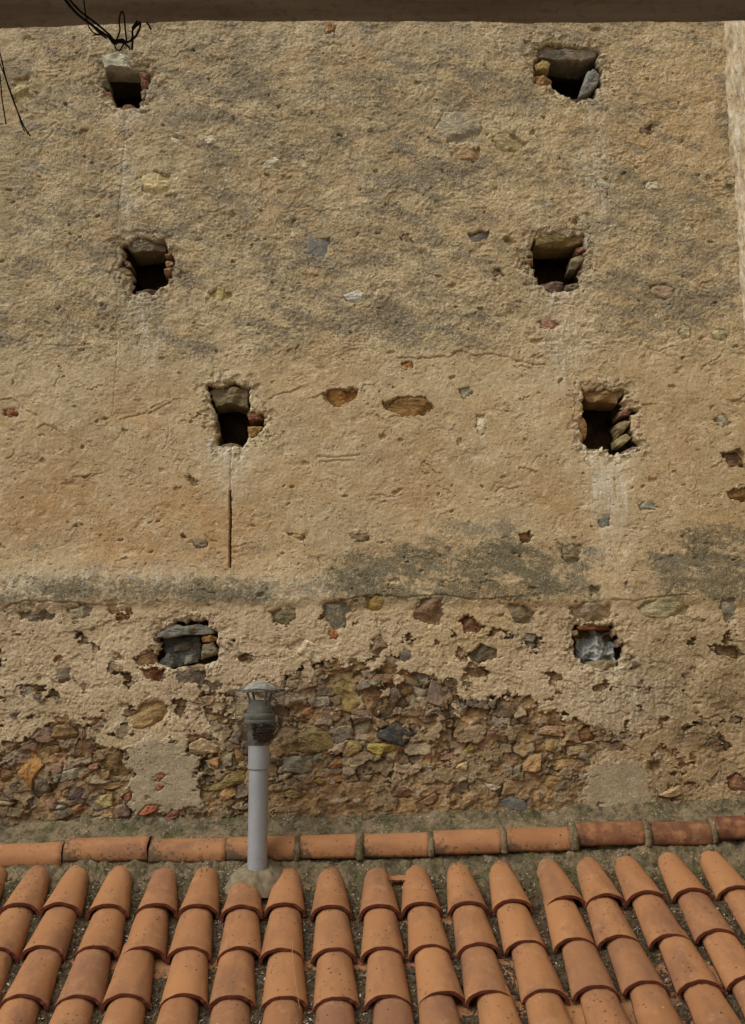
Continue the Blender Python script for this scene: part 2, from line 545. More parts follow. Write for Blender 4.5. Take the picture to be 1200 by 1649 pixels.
# ------------------------------------------------------------------ survey of the wall: stones, holes, bare areas, cracks
# (kind, colour, how far it stands proud of the plaster in mm, outline)
STONES = [
    ('stone', (192, 176, 132), -2, [(230, 285), (252, 277), (277, 283), (270, 310), (250, 318), (232, 308)]),
    ('stone', (150, 142, 120), 3, [(700, 205), (715, 180), (745, 182), (772, 198), (775, 212), (760, 230), (722, 228)]),
    ('stone', (152, 128, 98), 0, [(735, 240), (775, 237), (772, 257), (738, 257)]),
    ('stone', (162, 148, 110), 0, [(795, 218), (830, 215), (848, 235), (830, 247), (800, 240)]),
    ('stone', (200, 194, 172), 4, [(418, 268), (440, 255), (457, 262), (445, 273)]),
    ('stone', (180, 170, 142), 2, [(428, 230), (440, 228), (445, 240), (436, 243)]),
    ('stone', (196, 188, 164), 4, [(328, 223), (343, 217), (353, 227), (337, 231)]),
    ('stone', (192, 186, 160), 3, [(272, 224), (285, 221), (294, 230), (278, 234)]),
    ('slate', (118, 118, 112), -1, [(494, 385), (530, 384), (528, 410), (513, 415), (497, 405)]),
    ('stone', (190, 188, 176), 5, [(553, 478), (575, 469), (596, 480), (570, 489)]),
    ('stone', (160, 145, 98), 2, [(335, 470), (355, 462), (380, 470), (370, 480), (345, 482)]),
    ('slate', (96, 90, 82), -6, [(752, 380), (772, 372), (790, 372), (782, 386), (762, 388)]),
    ('stone', (150, 116, 96), 0, [(865, 518), (880, 512), (905, 520), (895, 528), (872, 527)]),
    ('stone', (168, 162, 142), 3, [(957, 290), (980, 285), (982, 302), (962, 302)]),
    ('stone', (186, 176, 150), 2, [(1035, 293), (1060, 292), (1055, 302), (1040, 302)]),
    ('stone', (124, 88, 42), -14, [(518, 635), (540, 625), (578, 628), (575, 642), (548, 655), (530, 652)]),
    ('stone', (132, 102, 60), -14, [(615, 650), (640, 640), (680, 640), (700, 655), (688, 670), (650, 670), (622, 662)]),
    ('stone', (150, 146, 130), -10, [(735, 628), (758, 622), (762, 638), (748, 645)]),
    ('stone', (178, 168, 142), 2, [(765, 670), (778, 668), (783, 695), (773, 702)]),
    ('stone', (152, 106, 62), -4, [(645, 585), (665, 583), (668, 594), (652, 597)]),
    ('brick', (139, 91, 67), 2, [(5, 660), (25, 658), (30, 670), (10, 672)]),
    ('stone', (154, 148, 128), 3, [(1150, 672), (1170, 668), (1178, 683), (1160, 688)]),
    ('stone', (152, 148, 128), 2, [(1022, 810), (1050, 807), (1060, 818), (1035, 822)]),
    ('slate', (116, 114, 106), -2, [(962, 835), (980, 830), (984, 848), (968, 850)]),
    ('stone', (126, 116, 92), 0, [(905, 880), (938, 878), (938, 905), (915, 910), (903, 900)]),
    ('stone', (118, 88, 60), -14, [(835, 858), (855, 855), (858, 872), (842, 876)]),
    ('stone', (152, 132, 94), -3, [(458, 855), (480, 862), (492, 860), (490, 872), (470, 866)]),
    ('stone', (130, 112, 82), -3, [(562, 862), (590, 858), (598, 868), (575, 874)]),
    ('stone', (120, 108, 88), -2, [(305, 873), (333, 871), (332, 883), (315, 884)]),
    ('stone', (106, 96, 76), 2, [(30, 985), (75, 982), (92, 990), (80, 1000), (35, 998)]),
    ('stone', (142, 132, 108), 3, [(108, 980), (135, 973), (150, 978), (145, 995), (115, 996)]),
    ('stone', (112, 102, 76), 0, [(433, 985), (450, 980), (475, 980), (474, 995), (455, 1008), (437, 1000)]),
    ('stone', (114, 108, 92), 2, [(518, 972), (550, 965), (566, 978), (555, 1005), (542, 1018), (525, 1000)]),
    ('brick', (146, 95, 62), 0, [(527, 1014), (545, 1018), (546, 1029), (532, 1026)]),
    ('stone', (196, 180, 148), 3, [(463, 1040), (490, 1027), (515, 1045), (522, 1060), (505, 1068), (480, 1055)]),
    ('stone', (142, 118, 68), 0, [(588, 962), (612, 958), (618, 970), (605, 986), (590, 980)]),
    ('stone', (122, 100, 76), 4, [(662, 995), (668, 978), (680, 962), (712, 966), (716, 990), (706, 1012), (685, 1005)]),
    ('stone', (96, 66, 46), -12, [(738, 1000), (752, 990), (772, 1002), (784, 1010), (770, 1018), (748, 1018)]),
    ('stone', (94, 84, 66), -5, [(748, 1055), (775, 1038), (803, 1045), (800, 1060), (775, 1067), (755, 1064)]),
    ('stone', (116, 102, 80), 0, [(815, 970), (850, 975), (862, 985), (860, 1008), (830, 1000)]),
    ('stone', (116, 100, 76), 2, [(600, 1030), (612, 1018), (622, 1040), (605, 1062), (598, 1050)]),
    ('slate', (106, 98, 86), 2, [(650, 1042), (658, 1048), (662, 1060), (652, 1068), (646, 1058)]),
    ('stone', (138, 122, 98), 2, [(915, 980), (945, 972), (985, 975), (988, 995), (960, 1003), (935, 1000)]),
    ('stone', (152, 144, 112), 4, [(1025, 975), (1060, 965), (1110, 975), (1108, 988), (1080, 995), (1035, 990)]),
    ('stone', (136, 132, 116), 2, [(1160, 970), (1172, 960), (1185, 965), (1182, 1000), (1165, 1003)]),
    ('stone', (112, 104, 88), 0, [(92, 1080), (113, 1076), (113, 1100), (95, 1103)]),
    ('stone', (96, 74, 52), -14, [(1145, 1040), (1185, 1042), (1200, 1055), (1185, 1060), (1155, 1052)]),
    ('stone', (108, 72, 46), -6, [(222, 1078), (250, 1074), (262, 1085), (258, 1100), (240, 1092)]),
    ('stone', (110, 100, 86), -4, [(285, 1085), (310, 1078), (330, 1083), (325, 1100), (288, 1100)]),
    ('stone', (128, 98, 66), -6, [(213, 1060), (245, 1050), (250, 1068), (225, 1072)]),
    ('stone', (178, 162, 122), 1, [(22, 125), (50, 122), (45, 162), (24, 165)]),
    ('stone', (112, 98, 78), -5, [(1030, 206), (1046, 204), (1049, 216), (1034, 218)]),
    ('stone', (124, 100, 76), -7, [(790, 436), (806, 432), (812, 442), (796, 446)]),
    ('stone', (142, 122, 100), 1, [(1046, 462), (1066, 454), (1084, 466), (1078, 480), (1054, 478)]),
    ('stone', (166, 158, 124), 3, [(1092, 532), (1110, 528), (1116, 542), (1098, 547)]),
    ('stone', (170, 162, 130), 3, [(1146, 536), (1166, 532), (1172, 546), (1152, 550)]),
    ('stone', (152, 122, 80), 1, [(522, 40), (544, 40), (540, 53), (526, 54)]),
    ('stone', (128, 112, 88), -4, [(648, 378), (660, 376), (664, 390), (652, 392)]),
    # the bare rubble, from the left
    ('stone', (152, 112, 64), 16, [(33, 1210), (50, 1207), (71, 1232), (60, 1245), (53, 1256), (48, 1283), (35, 1283), (27, 1269), (27, 1250), (22, 1232)]),
    ('stone', (132, 112, 76), 24, [(81, 1186), (90, 1168), (110, 1166), (125, 1181), (121, 1188), (104, 1193)]),
    ('stone', (120, 100, 66), 16, [(59, 1208), (73, 1199), (95, 1201), (95, 1210), (77, 1215)]),
    ('stone', (86, 64, 42), -4, [(115, 1217), (128, 1188), (147, 1192), (158, 1208), (147, 1217), (119, 1223)]),
    ('stone', (152, 150, 128), 12, [(95, 1260), (99, 1243), (137, 1233), (139, 1239), (126, 1245), (125, 1254)]),
    ('stone', (158, 116, 92), 12, [(140, 1234), (157, 1226), (158, 1237), (145, 1244)]),
    ('stone', (110, 92, 58), -4, [(158, 1225), (191, 1212), (203, 1228), (207, 1247), (192, 1252), (176, 1250)]),
    ('stone', (96, 86, 74), 4, [(53, 1250), (73, 1258), (79, 1269), (70, 1280), (48, 1284)]),
    ('stone', (82, 68, 60), 4, [(110, 1270), (132, 1270), (136, 1276), (126, 1289), (110, 1289)]),
    ('stone', (130, 105, 75), 8, [(97, 1274), (109, 1270), (109, 1290), (99, 1287)]),
    ('stone', (152, 138, 92), 10, [(160, 1281), (181, 1278), (180, 1299), (165, 1303), (136, 1296)]),
    ('stone', (80, 66, 60), 8, [(181, 1302), (198, 1294), (211, 1305), (207, 1324), (190, 1327), (182, 1316)]),
    ('stone', (136, 120, 94), 14, [(132, 1322), (165, 1314), (183, 1327), (180, 1342), (126, 1342)]),
    ('stone', (135, 110, 75), 12, [(160, 1247), (176, 1240), (178, 1252), (165, 1257)]),
    ('stone', (136, 112, 76), 12, [(145, 1265), (209, 1258), (207, 1267), (180, 1272), (152, 1272)]),
    ('stone', (166, 146, 116), 14, [(-6, 1289), (22, 1292), (17, 1298), (-6, 1295)]),
    ('stone', (150, 145, 125), 10, [(88, 1296), (104, 1298), (106, 1303), (89, 1303)]),
    ('stone', (130, 95, 62), 8, [(112, 1298), (134, 1293), (132, 1311), (117, 1313)]),
    ('stone', (130, 118, 98), 6, [(0, 1225), (10, 1215), (28, 1203), (31, 1217), (11, 1228)]),
    ('stone', (116, 92, 58), 8, [(0, 1238), (22, 1243), (20, 1261), (9, 1265), (0, 1258)]),
    # either side of the vent pipe
    ('stone', (142, 118, 78), 4, [(214, 1148), (234, 1129), (252, 1127), (271, 1137), (271, 1150), (250, 1166), (239, 1174), (216, 1171)]),
    ('stone', (168, 148, 114), 18, [(305, 1197), (326, 1188), (357, 1204), (355, 1212), (318, 1217), (305, 1216)]),
    ('stone', (162, 126, 86), 16, [(326, 1226), (340, 1223), (354, 1218), (352, 1236), (348, 1238), (340, 1230)]),
    ('stone', (126, 116, 94), 10, [(358, 1214), (374, 1211), (374, 1234), (356, 1236)]),
    ('stone', (146, 116, 76), 10, [(377, 1208), (394, 1205), (394, 1222), (381, 1235)]),
    ('stone', (118, 102, 62), 6, [(322, 1269), (351, 1261), (373, 1240), (396, 1241), (396, 1260), (348, 1274), (326, 1274)]),
    ('stone', (152, 120, 78), 14, [(350, 1278), (361, 1265), (381, 1267), (381, 1280), (361, 1292), (351, 1292)]),
    ('brick', (146, 88, 61), 14, [(223, 1311), (236, 1297), (263, 1297), (254, 1305), (234, 1314)]),
    ('brick', (128, 88, 69), 8, [(265, 1316), (278, 1305), (295, 1305), (296, 1313), (269, 1322)]),
    ('brick', (137, 87, 67), 1, [(245, 1258), (254, 1248), (269, 1248), (254, 1258)]),
    ('brick', (137, 84, 65), 1, [(250, 1273), (253, 1264), (263, 1266), (261, 1270)]),
    ('brick', (139, 91, 70), 10, [(199, 1283), (210, 1274), (210, 1287), (203, 1292)]),
    ('stone', (132, 114, 70), 12, [(504, 1093), (523, 1082), (567, 1078), (574, 1111), (587, 1133), (559, 1148), (512, 1130)]),
    ('stone', (80, 64, 48), 12, [(607, 1106), (665, 1103), (666, 1125), (655, 1143), (627, 1159), (602, 1153)]),
    ('stone', (122, 98, 74), 22, [(595, 1098), (635, 1102), (638, 1086), (607, 1085)]),
    ('slate', (60, 62, 62), 16, [(607, 1181), (637, 1163), (670, 1181), (648, 1202), (608, 1188)]),
    ('stone', (122, 106, 90), 12, [(687, 1117), (695, 1093), (728, 1113), (732, 1125), (715, 1140), (690, 1133)]),
    ('stone', (152, 134, 68), 12, [(590, 1198), (638, 1195), (637, 1207), (610, 1217), (590, 1208)]),
    ('stone', (136, 130, 102), 8, [(567, 1157), (602, 1158), (605, 1183), (567, 1185)]),
    ('stone', (136, 118, 76), 14, [(550, 1217), (562, 1192), (580, 1192), (584, 1207), (558, 1222)]),
    ('stone', (120, 106, 68), 14, [(444, 1179), (484, 1163), (523, 1174), (537, 1188), (541, 1207), (502, 1213), (460, 1210)]),
    ('stone', (112, 108, 92), 14, [(447, 1232), (453, 1218), (510, 1216), (510, 1238), (488, 1247), (455, 1243)]),
    ('stone', (126, 92, 62), 10, [(475, 1146), (482, 1137), (513, 1141), (512, 1152), (493, 1161)]),
    ('stone', (140, 106, 66), 12, [(523, 1238), (545, 1216), (557, 1225), (554, 1236)]),
    ('stone', (130, 92, 56), 14, [(530, 1251), (559, 1249), (563, 1254), (539, 1261)]),
    ('stone', (152, 126, 78), 14, [(504, 1258), (513, 1252), (530, 1258), (517, 1264)]),
    ('stone', (132, 112, 74), 16, [(444, 1280), (468, 1271), (497, 1280), (475, 1286)]),
    ('stone', (126, 98, 76), 8, [(706, 1225), (712, 1210), (730, 1208), (732, 1223)]),
    ('stone', (168, 150, 112), 16, [(732, 1238), (739, 1230), (754, 1225), (752, 1240)]),
    ('stone', (142, 124, 72), 8, [(737, 1219), (759, 1196), (774, 1201), (772, 1216)]),
    ('stone', (108, 82, 60), 2, [(627, 1276), (640, 1269), (660, 1273), (664, 1282), (638, 1287)]),
    ('stone', (126, 100, 76), 12, [(669, 1295), (701, 1276), (710, 1287), (690, 1298)]),
    ('stone', (178, 168, 148), 14, [(778, 1260), (811, 1267), (796, 1274), (785, 1269)]),
    ('stone', (156, 126, 100), 18, [(853, 1181), (879, 1168), (912, 1170), (910, 1187)]),
    ('stone', (142, 122, 82), 16, [(879, 1189), (901, 1190), (906, 1205), (903, 1218), (879, 1208)]),
    ('stone', (152, 134, 100), 18, [(912, 1203), (952, 1199), (952, 1212), (914, 1218)]),
    ('stone', (152, 122, 84), 18, [(840, 1241), (851, 1212), (873, 1214), (871, 1238), (862, 1245)]),
    ('stone', (146, 122, 84), 14, [(879, 1225), (936, 1222), (936, 1232), (895, 1241)]),
    ('slate', (94, 94, 90), 6, [(805, 1289), (824, 1284), (846, 1289), (851, 1298), (844, 1313), (829, 1304), (811, 1306)]),
    ('stone', (116, 86, 56), -6, [(932, 1177), (948, 1168), (960, 1188), (939, 1197)]),
    ('stone', (136, 112, 70), 8, [(866, 1258), (877, 1247), (914, 1254), (892, 1274)]),
    ('stone', (152, 130, 100), 16, [(1059, 1280), (1090, 1265), (1116, 1263), (1112, 1276), (1075, 1285)]),
    ('stone', (122, 90, 68), -6, [(1172, 1251), (1183, 1247), (1203, 1254), (1203, 1274), (1176, 1273)]),
    ('stone', (146, 132, 108), -12, [(1138, 1258), (1156, 1243), (1149, 1267), (1140, 1265)]),
    ('stone', (96, 72, 50), -16, [(1162, 730), (1195, 722), (1204, 755), (1175, 750)]),
    ('stone', (124, 94, 56), -14, [(1172, 790), (1204, 785), (1204, 808), (1178, 805)]),
]
STONE_LABELS = {
    8: 'square blue grey slate set flush in the plaster', 34: 'cream lozenge shaped stone', 58: 'tall flat orange stone', 90: 'large olive stone',
    91: 'dark brown squared block', 93: 'nearly black pentagonal slate', 95: 'sulphur yellow stone', 116: 'rounded blue grey slate at the foot of the wall',
}

# openings of the eight putlog holes (outline of the opening in the plaster)
HOLES = [
    ('bright', [(166, 106), (200, 104), (236, 106), (240, 122), (238, 142), (229, 158), (222, 170), (200, 172), (182, 168), (176, 152), (164, 142), (170, 124)]),
    ('bright', [(862, 74), (900, 72), (925, 78), (962, 80), (968, 110), (966, 138), (952, 156), (930, 160), (908, 152), (890, 142), (866, 130), (860, 110), (864, 92)]),
    ('bright', [(196, 394), (220, 386), (262, 388), (268, 404), (280, 420), (272, 442), (262, 462), (236, 472), (214, 466), (208, 446), (190, 432), (204, 412)]),
    ('bright', [(862, 384), (890, 376), (938, 380), (942, 400), (938, 430), (936, 452), (912, 462), (884, 468), (868, 452), (856, 428), (846, 414), (856, 400)]),
    ('bright', [(334, 626), (366, 616), (402, 624), (400, 664), (427, 672), (420, 694), (400, 704), (388, 718), (350, 716), (352, 690), (346, 662), (342, 644)]),
    ('bright', [(936, 630), (972, 626), (1008, 630), (1000, 650), (1024, 660), (1012, 686), (1030, 716), (990, 730), (942, 716), (934, 694), (944, 666), (938, 648)]),
    ('slate', [(252, 1020), (282, 1002), (326, 1002), (350, 1018), (352, 1050), (344, 1066), (318, 1076), (280, 1074), (246, 1066), (256, 1046)]),
    ('bag', [(924, 1012), (944, 1006), (984, 1008), (998, 1024), (1002, 1048), (996, 1074), (958, 1078), (936, 1064), (926, 1042)]),
]

BARE = [  # plaster fallen away
    [(-80, 1197), (0, 1195), (40, 1190), (60, 1177), (85, 1160), (126, 1158), (130, 1178), (150, 1188), (165, 1205), (190, 1208), (207, 1228), (214, 1255), (205, 1275), (212, 1295), (215, 1350), (-80, 1350)],
    [(300, 1190), (330, 1178), (352, 1195), (372, 1168), (395, 1150), (440, 1150), (452, 1095), (500, 1074), (575, 1066), (600, 1080), (642, 1080), (690, 1088), (738, 1100), (742, 1122), (800, 1128), (832, 1116), (852, 1142), (902, 1152), (930, 1166), (962, 1172), (968, 1190), (955, 1218), (940, 1232), (936, 1300), (930, 1345), (330, 1345), (325, 1280), (318, 1220)],
    [(215, 1345), (205, 1312), (230, 1292), (262, 1290), (300, 1300), (330, 1290), (335, 1345)],
    [(1040, 1300), (1060, 1276), (1090, 1262), (1120, 1262), (1118, 1280), (1080, 1292)],
    [(960, 1180), (985, 1178), (1010, 1184), (1008, 1208), (975, 1212)],
]
CEMENT = [
    [(193, 1208), (230, 1192), (300, 1198), (318, 1220), (325, 1280), (320, 1300), (262, 1312), (215, 1312), (205, 1290), (214, 1255), (207, 1230)],
    [(940, 1238), (980, 1224), (1022, 1226), (1046, 1250), (1046, 1300), (1000, 1318), (944, 1318)],
]
CRACKS = [  # (half width, depth in mm, polyline)
    (2.0, 22, [(371, 792), (371.5, 840), (370.5, 880), (371, 914)]),
    (1.1, 12, [(373, 722), (372, 760), (371, 792)]),
    (1.0, 8, [(203, 182), (199, 250), (196, 300), (191, 335), (190, 385)]),
    (1.0, 7, [(189, 470), (188, 520), (188, 580), (182, 660)]),
    (1.1, 8, [(276, 1100), (277, 1130), (276, 1162)]),
    (1.2, 10, [(435, 643), (455, 634), (470, 632), (484, 624)]),
    (1.2, 8, [(195, 675), (222, 668), (245, 664), (272, 650), (284, 642)]),
    (1.2, 9, [(499, 642), (510, 640), (520, 634)]),
    (1.3, 11, [(640, 576), (690, 578), (705, 573), (722, 576), (738, 565), (752, 568), (765, 574), (790, 570), (820, 576), (850, 586), (880, 588)]),
    (1.3, 10, [(798, 792), (806, 784), (820, 788), (836, 785)]),
    (1.2, 8, [(595, 797), (612, 795), (625, 800), (645, 798)]),
    (1.6, 8, [(515, 735), (540, 738), (580, 732)]),
    (1.6, 8, [(517, 744), (545, 742), (572, 743)]),
    (1.2, 6, [(75, 555), (110, 557), (148, 553)]),
    (1.2, 6, [(120, 768), (150, 766), (165, 762)]),
    (1.3, 12, [(872, 1083), (884, 1086), (899, 1090)]),
    (1.2, 9, [(908, 1097), (920, 1098), (930, 1106), (942, 1113)]),
    (1.2, 8, [(944, 1106), (952, 1100), (960, 1098)]),
    (1.2, 9, [(997, 1103), (1018, 1106), (1028, 1108), (1040, 1119)]),
    (1.1, 8, [(1055, 1112), (1065, 1110), (1072, 1118)]),
    (1.3, 10, [(982, 1150), (1000, 1146), (1015, 1150)]),
    (1.3, 10, [(1058, 1134), (1072, 1132), (1086, 1136)]),
    (1.3, 9, [(272, 690), (270, 715), (262, 724)]),
    (1.2, 8, [(0, 645), (20, 642), (40, 660), (60, 668)]),
    (1.2, 8, [(60, 690), (75, 684), (90, 692), (104, 702)]),
    (1.2, 8, [(205, 756), (218, 762)]),
    (1.3, 11, [(0, 985), (20, 974), (40, 968), (100, 970), (170, 976), (200, 972)]),
    (1.2, 10, [(545, 968), (600, 958), (650, 962), (720, 958), (760, 966), (830, 962)]),
    (1.2, 9, [(985, 966), (1020, 968), (1070, 960), (1120, 958)]),
    (1.0, 7, [(1078, 745), (1080, 772)]),
    (1.2, 9, [(1040, 560), (1062, 566), (1084, 558)]),
    (1.2, 9, [(1130, 1180), (1142, 1186), (1150, 1180), (1162, 1190)]),
    (1.4, 12, [(1100, 1172), (1108, 1166), (1114, 1176)]),
    (1.0, 6, [(205, 300), (215, 340), (228, 350), (245, 350)]),
    (1.0, 6, [(370, 1100), (368, 1170)]),
]

# ------------------------------------------------------------------ THE WALL
def axis(lo, hi, step, out_lo, out_hi):
    core = np.arange(lo, hi, step)
    a, s, x = [], step, lo
    while x > out_lo:
        s *= 1.22
        x -= s
        a.append(x)
    b, s, x = [], step, core[-1]
    while x < out_hi:
        s *= 1.22
        x += s
        b.append(x)
    return np.array(a[::-1] + list(core) + b)


c00 = at_y(-25, 1352, WY)
c11 = at_y(1225, 20, WY)
XS = axis(c00.x, c11.x, 0.0043, -3.6, 3.2)
ZS = np.concatenate([axis(c00.z, at_y(600, 960, WY).z, 0.0036, -1.5, 0.0)[:0],
                     axis(c00.z, c11.z, 0.0041, -1.5, 5.0)])
NX, NZ = len(XS), len(ZS)
GX, GZ = np.meshgrid(XS, ZS)
GX = GX.astype(np.float32)
GZ = GZ.astype(np.float32)
U, V = project(GX, WY, GZ)
U = U.astype(np.float32)
V = V.astype(np.float32)


def window(pts, pad):
    us = [p[0] for p in pts]
    vs = [p[1] for p in pts]
    a = at_y(min(us) - pad, max(vs) + pad, WY)
    b = at_y(max(us) + pad, min(vs) - pad, WY)
    x0 = at_y(min(us) - pad, min(vs) - pad, WY).x
    x1 = at_y(max(us) + pad, min(vs) - pad, WY).x
    i0 = np.searchsorted(XS, min(a.x, x0))
    i1 = np.searchsorted(XS, max(b.x, x1))
    j0 = np.searchsorted(ZS, a.z)
    j1 = np.searchsorted(ZS, b.z)
    return slice(j0, j1), slice(i0, i1)


def poly_sd(u, v, pts):
    """signed distance to a polygon, negative inside"""
    d = np.full(u.shape, 1e9, np.float32)
    ins = np.zeros(u.shape, bool)
    n = len(pts)
    for i in range(n):
        ax, ay = pts[i]
        bx, by = pts[(i + 1) % n]
        ex, ey = bx - ax, by - ay
        wx, wy = u - ax, v - ay
        t = np.clip((wx * ex + wy * ey) / (ex * ex + ey * ey + 1e-9), 0, 1)
        d = np.minimum(d, (wx - ex * t) ** 2 + (wy - ey * t) ** 2)
        c = ((ay <= v) & (by > v)) | ((by <= v) & (ay > v))
        xx = ax + (v - ay) * (ex / (ey if abs(ey) > 1e-9 else 1e-9))
        ins ^= c & (u < xx)
    d = np.sqrt(d)
    return np.where(ins, -d, d)


def line_d(u, v, pts):
    d = np.full(u.shape, 1e9, np.float32)
    side = np.zeros(u.shape, np.float32)
    for i in range(len(pts) - 1):
        ax, ay = pts[i]
        bx, by = pts[i + 1]
        ex, ey = bx - ax, by - ay
        wx, wy = u - ax, v - ay
        t = np.clip((wx * ex + wy * ey) / (ex * ex + ey * ey + 1e-9), 0, 1)
        dd = (wx - ex * t) ** 2 + (wy - ey * t) ** 2
        side = np.where(dd < d, (ex * wy - ey * wx), side)
        d = np.minimum(d, dd)
    return np.sqrt(d), side


# ragged-edge warp shared by every outline on the wall
WU = 5.0 * perlin(GX * 18, GZ * 18, 40) + 3.2 * perlin(GX * 45, GZ * 45, 41) + 1.8 * perlin(GX * 95, GZ * 95, 42)
WV = 4.0 * perlin(GX * 18, GZ * 18, 50) + 3.0 * perlin(GX * 45, GZ * 45, 51) + 1.8 * perlin(GX * 95, GZ * 95, 52)

WL = 6.0 * perlin(GX * 16, GZ * 16, 44) + 3.5 * perlin(GX * 38, GZ * 38, 45)
WM = 6.0 * perlin(GX * 16, GZ * 16, 46) + 3.5 * perlin(GX * 38, GZ * 38, 47)
top_zone = sstep(610, 545, V + 22 * perlin(GX * 2.2, GZ * 2.2, 60))
low_zone = sstep(955, 1010, V)
mid_zone = 1 - np.maximum(top_zone, low_zone)

# plaster relief
n_a = fbm(GX * 1.1, GZ * 1.1, 1, 2)
H = 0.012 * n_a
warpx = GX + 0.05 * perlin(GX * 6, GZ * 6, 70)
warpz = GZ + 0.04 * perlin(GX * 6, GZ * 6, 71)
ph = (warpz * 1.0 + 0.42 * warpx) * 8.0 + 1.9 * fbm(warpx * 3.2, warpz * 5.5, 2, 4, 0.55)
saw = ph - np.floor(ph)
rip = sstep(0.0, 0.10, saw) * (1 - saw)
mask_r = sstep(-0.25, 0.45, fbm(GX * 3.0, GZ * 4.5, 5, 3))
H += (0.0052 * top_zone + 0.0010 * mid_zone + 0.0008 * low_zone) * rip * mask_r
ph2 = (warpz * 1.0 + 0.3 * warpx) * 21.0 + 2.0 * fbm(warpx * 9, warpz * 14, 8, 3, 0.6)
saw2 = ph2 - np.floor(ph2)
rip2 = sstep(0.0, 0.16, saw2) * (1 - saw2)
mask_r2 = sstep(0.0, 0.5, fbm(GX * 7, GZ * 9, 9, 2))
H += (0.0030 * top_zone + 0.0007 * mid_zone + 0.001 * low_zone) * rip2 * mask_r2
f14 = fbm(GX * 14, GZ * 14, 12, 4, 0.6)
f60 = fbm(GX * 55, GZ * 55, 15, 3, 0.65)
calm = sstep(-0.1, 0.35, fbm(GX * 2.6, GZ * 3.2, 23, 3))
H += (0.0040 * top_zone + 0.0020 * mid_zone + (0.0005 + 0.0020 * calm) * low_zone) * f14
H += (0.0022 * top_zone + 0.0012 * mid_zone + 0.0026 * low_zone) * f60
# worm-like erosion grooves
wv = np.abs(fbm(GX * 8, GZ * 14, 18, 3, 0.6))
H -= (0.0012 * top_zone + 0.0006 * mid_zone + 0.0012 * low_zone) * sstep(0.07, 0.0, wv) * sstep(0.0, 0.4, fbm(GX * 2.6, GZ * 2.6, 19, 2))
# crumbling scabs where a skin of plaster has flaked
sc = fbm(GX * 6.5, GZ * 8.5, 21, 5, 0.62)
scab = sstep(0.14, 0.19, sc - 0.30 + 0.30 * low_zone + 0.06 * top_zone)
H -= 0.0060 * scab * (0.5 + 0.3 * low_zone)
# the course under the lichen band stands proud
vb = V + 6 * perlin(GX * 5, GZ * 5, 24) + 4 * perlin(GX * 19, GZ * 19, 25)
H += 0.014 * sstep(880, 945, vb) * sstep(982, 964, vb)

# bare areas
BAREM = np.zeros(GX.shape, np.float32)
for pts in BARE:
    w = window(pts, 24)
    sd_ = poly_sd(U[w] + 2.4 * WU[w], V[w] + 2.4 * WV[w], pts)
    BAREM[w] = np.maximum(BAREM[w], sstep(2.0, -1.0, sd_))
patch = fbm(GX * 4.2, GZ * 5.5, 30, 5, 0.6) + 0.12 * sstep(1140, 1090, V) - 0.20 * sstep(1230, 1180, V) - 0.1
keep = sstep(0.12, 0.17, patch)
loose = sstep(0.33, 0.37, fbm(GX * 5.2, GZ * 6.5, 33, 5, 0.62) - 0.25 + 0.36 * sstep(1040, 1120, V) * sstep(-300, 400, U) - 0.06 - 0.26 * sstep(890, 960, U))
BAREP = BAREM.copy()
BAREM = np.maximum(BAREM * (1 - keep), loose * low_zone)
CEM = np.zeros(GX.shape, np.float32)
for pts in CEMENT:
    w = window(pts, 24)
    sd_ = poly_sd(U[w] + 1.8 * WU[w], V[w] + 1.8 * WV[w], pts)
    CEM[w] = np.maximum(CEM[w], sstep(3.0, -3.0, sd_))
BAREM *= (1 - CEM)
H = H * (1 - 0.93 * CEM) + CEM * (0.004 + 0.0025 * fbm(GX * 9, GZ * 12, 35, 4, 0.6))

# rubble relief: stones of a power diagram, squashed and warped
rows = np.where((ZS > at_y(600, 1350, WY).z - 0.35) & (ZS < at_y(600, 1000, WY).z))[0]
rs = slice(rows[0], rows[-1] + 1)
rx = GX[rs] + 0.024 * perlin(GX[rs] * 13, GZ[rs] * 13, 80) + 0.009 * perlin(GX[rs] * 38, GZ[rs] * 38, 81)
rz = GZ[rs] + 0.022 * perlin(GX[rs] * 13, GZ[rs] * 13, 82) + 0.008 * perlin(GX[rs] * 38, GZ[rs] * 38, 83)
seeds = []
zlo, zhi = ZS[rows[0]], ZS[rows[-1]]
ncell = 0
z = zlo
while z < zhi:
    rh = rng.uniform(0.036, 0.088)
    x = XS[0] if XS[0] > -2.3 else -2.3
    while x < 2.3:
        wdt = rng.uniform(0.045, 0.14) * (0.6 + rh / 0.12)
        seeds.append((x + wdt / 2, z + rh / 2 + rng.uniform(-0.012, 0.012), wdt, rh))
        x += wdt
    z += rh
seeds = np.array(seeds, np.float32)
d1 = np.full(rx.shape, 9.0, np.float32)
d2 = np.full(rx.shape, 9.0, np.float32)
idx = np.zeros(rx.shape, np.int32)
zrow = ZS[rs]
for k, (sx, sz, sw, sh) in enumerate(seeds):
    j0, j1 = np.searchsorted(zrow, [sz - sh - 0.06, sz + sh + 0.06])
    i0, i1 = np.searchsorted(XS, [sx - sw - 0.06, sx + sw + 0.06])
    if j1 <= j0 or i1 <= i0:
        continue
    a = np.abs(rx[j0:j1, i0:i1] - sx) / (sw * 0.5)
    b = np.abs(rz[j0:j1, i0:i1] - sz) / (sh * 0.5)
    d = (a ** 3 + b ** 3) ** (1 / 3.0)
    s1, s2, si = d1[j0:j1, i0:i1], d2[j0:j1, i0:i1], idx[j0:j1, i0:i1]
    c = d < s1
    s2[:] = np.where(c, s1, np.minimum(s2, d))
    si[:] = np.where(c, k, si)
    s1[:] = np.where(c, d, s1)
n_s = len(seeds)
tiltx = rng.normal(0, 0.16, n_s).astype(np.float32)
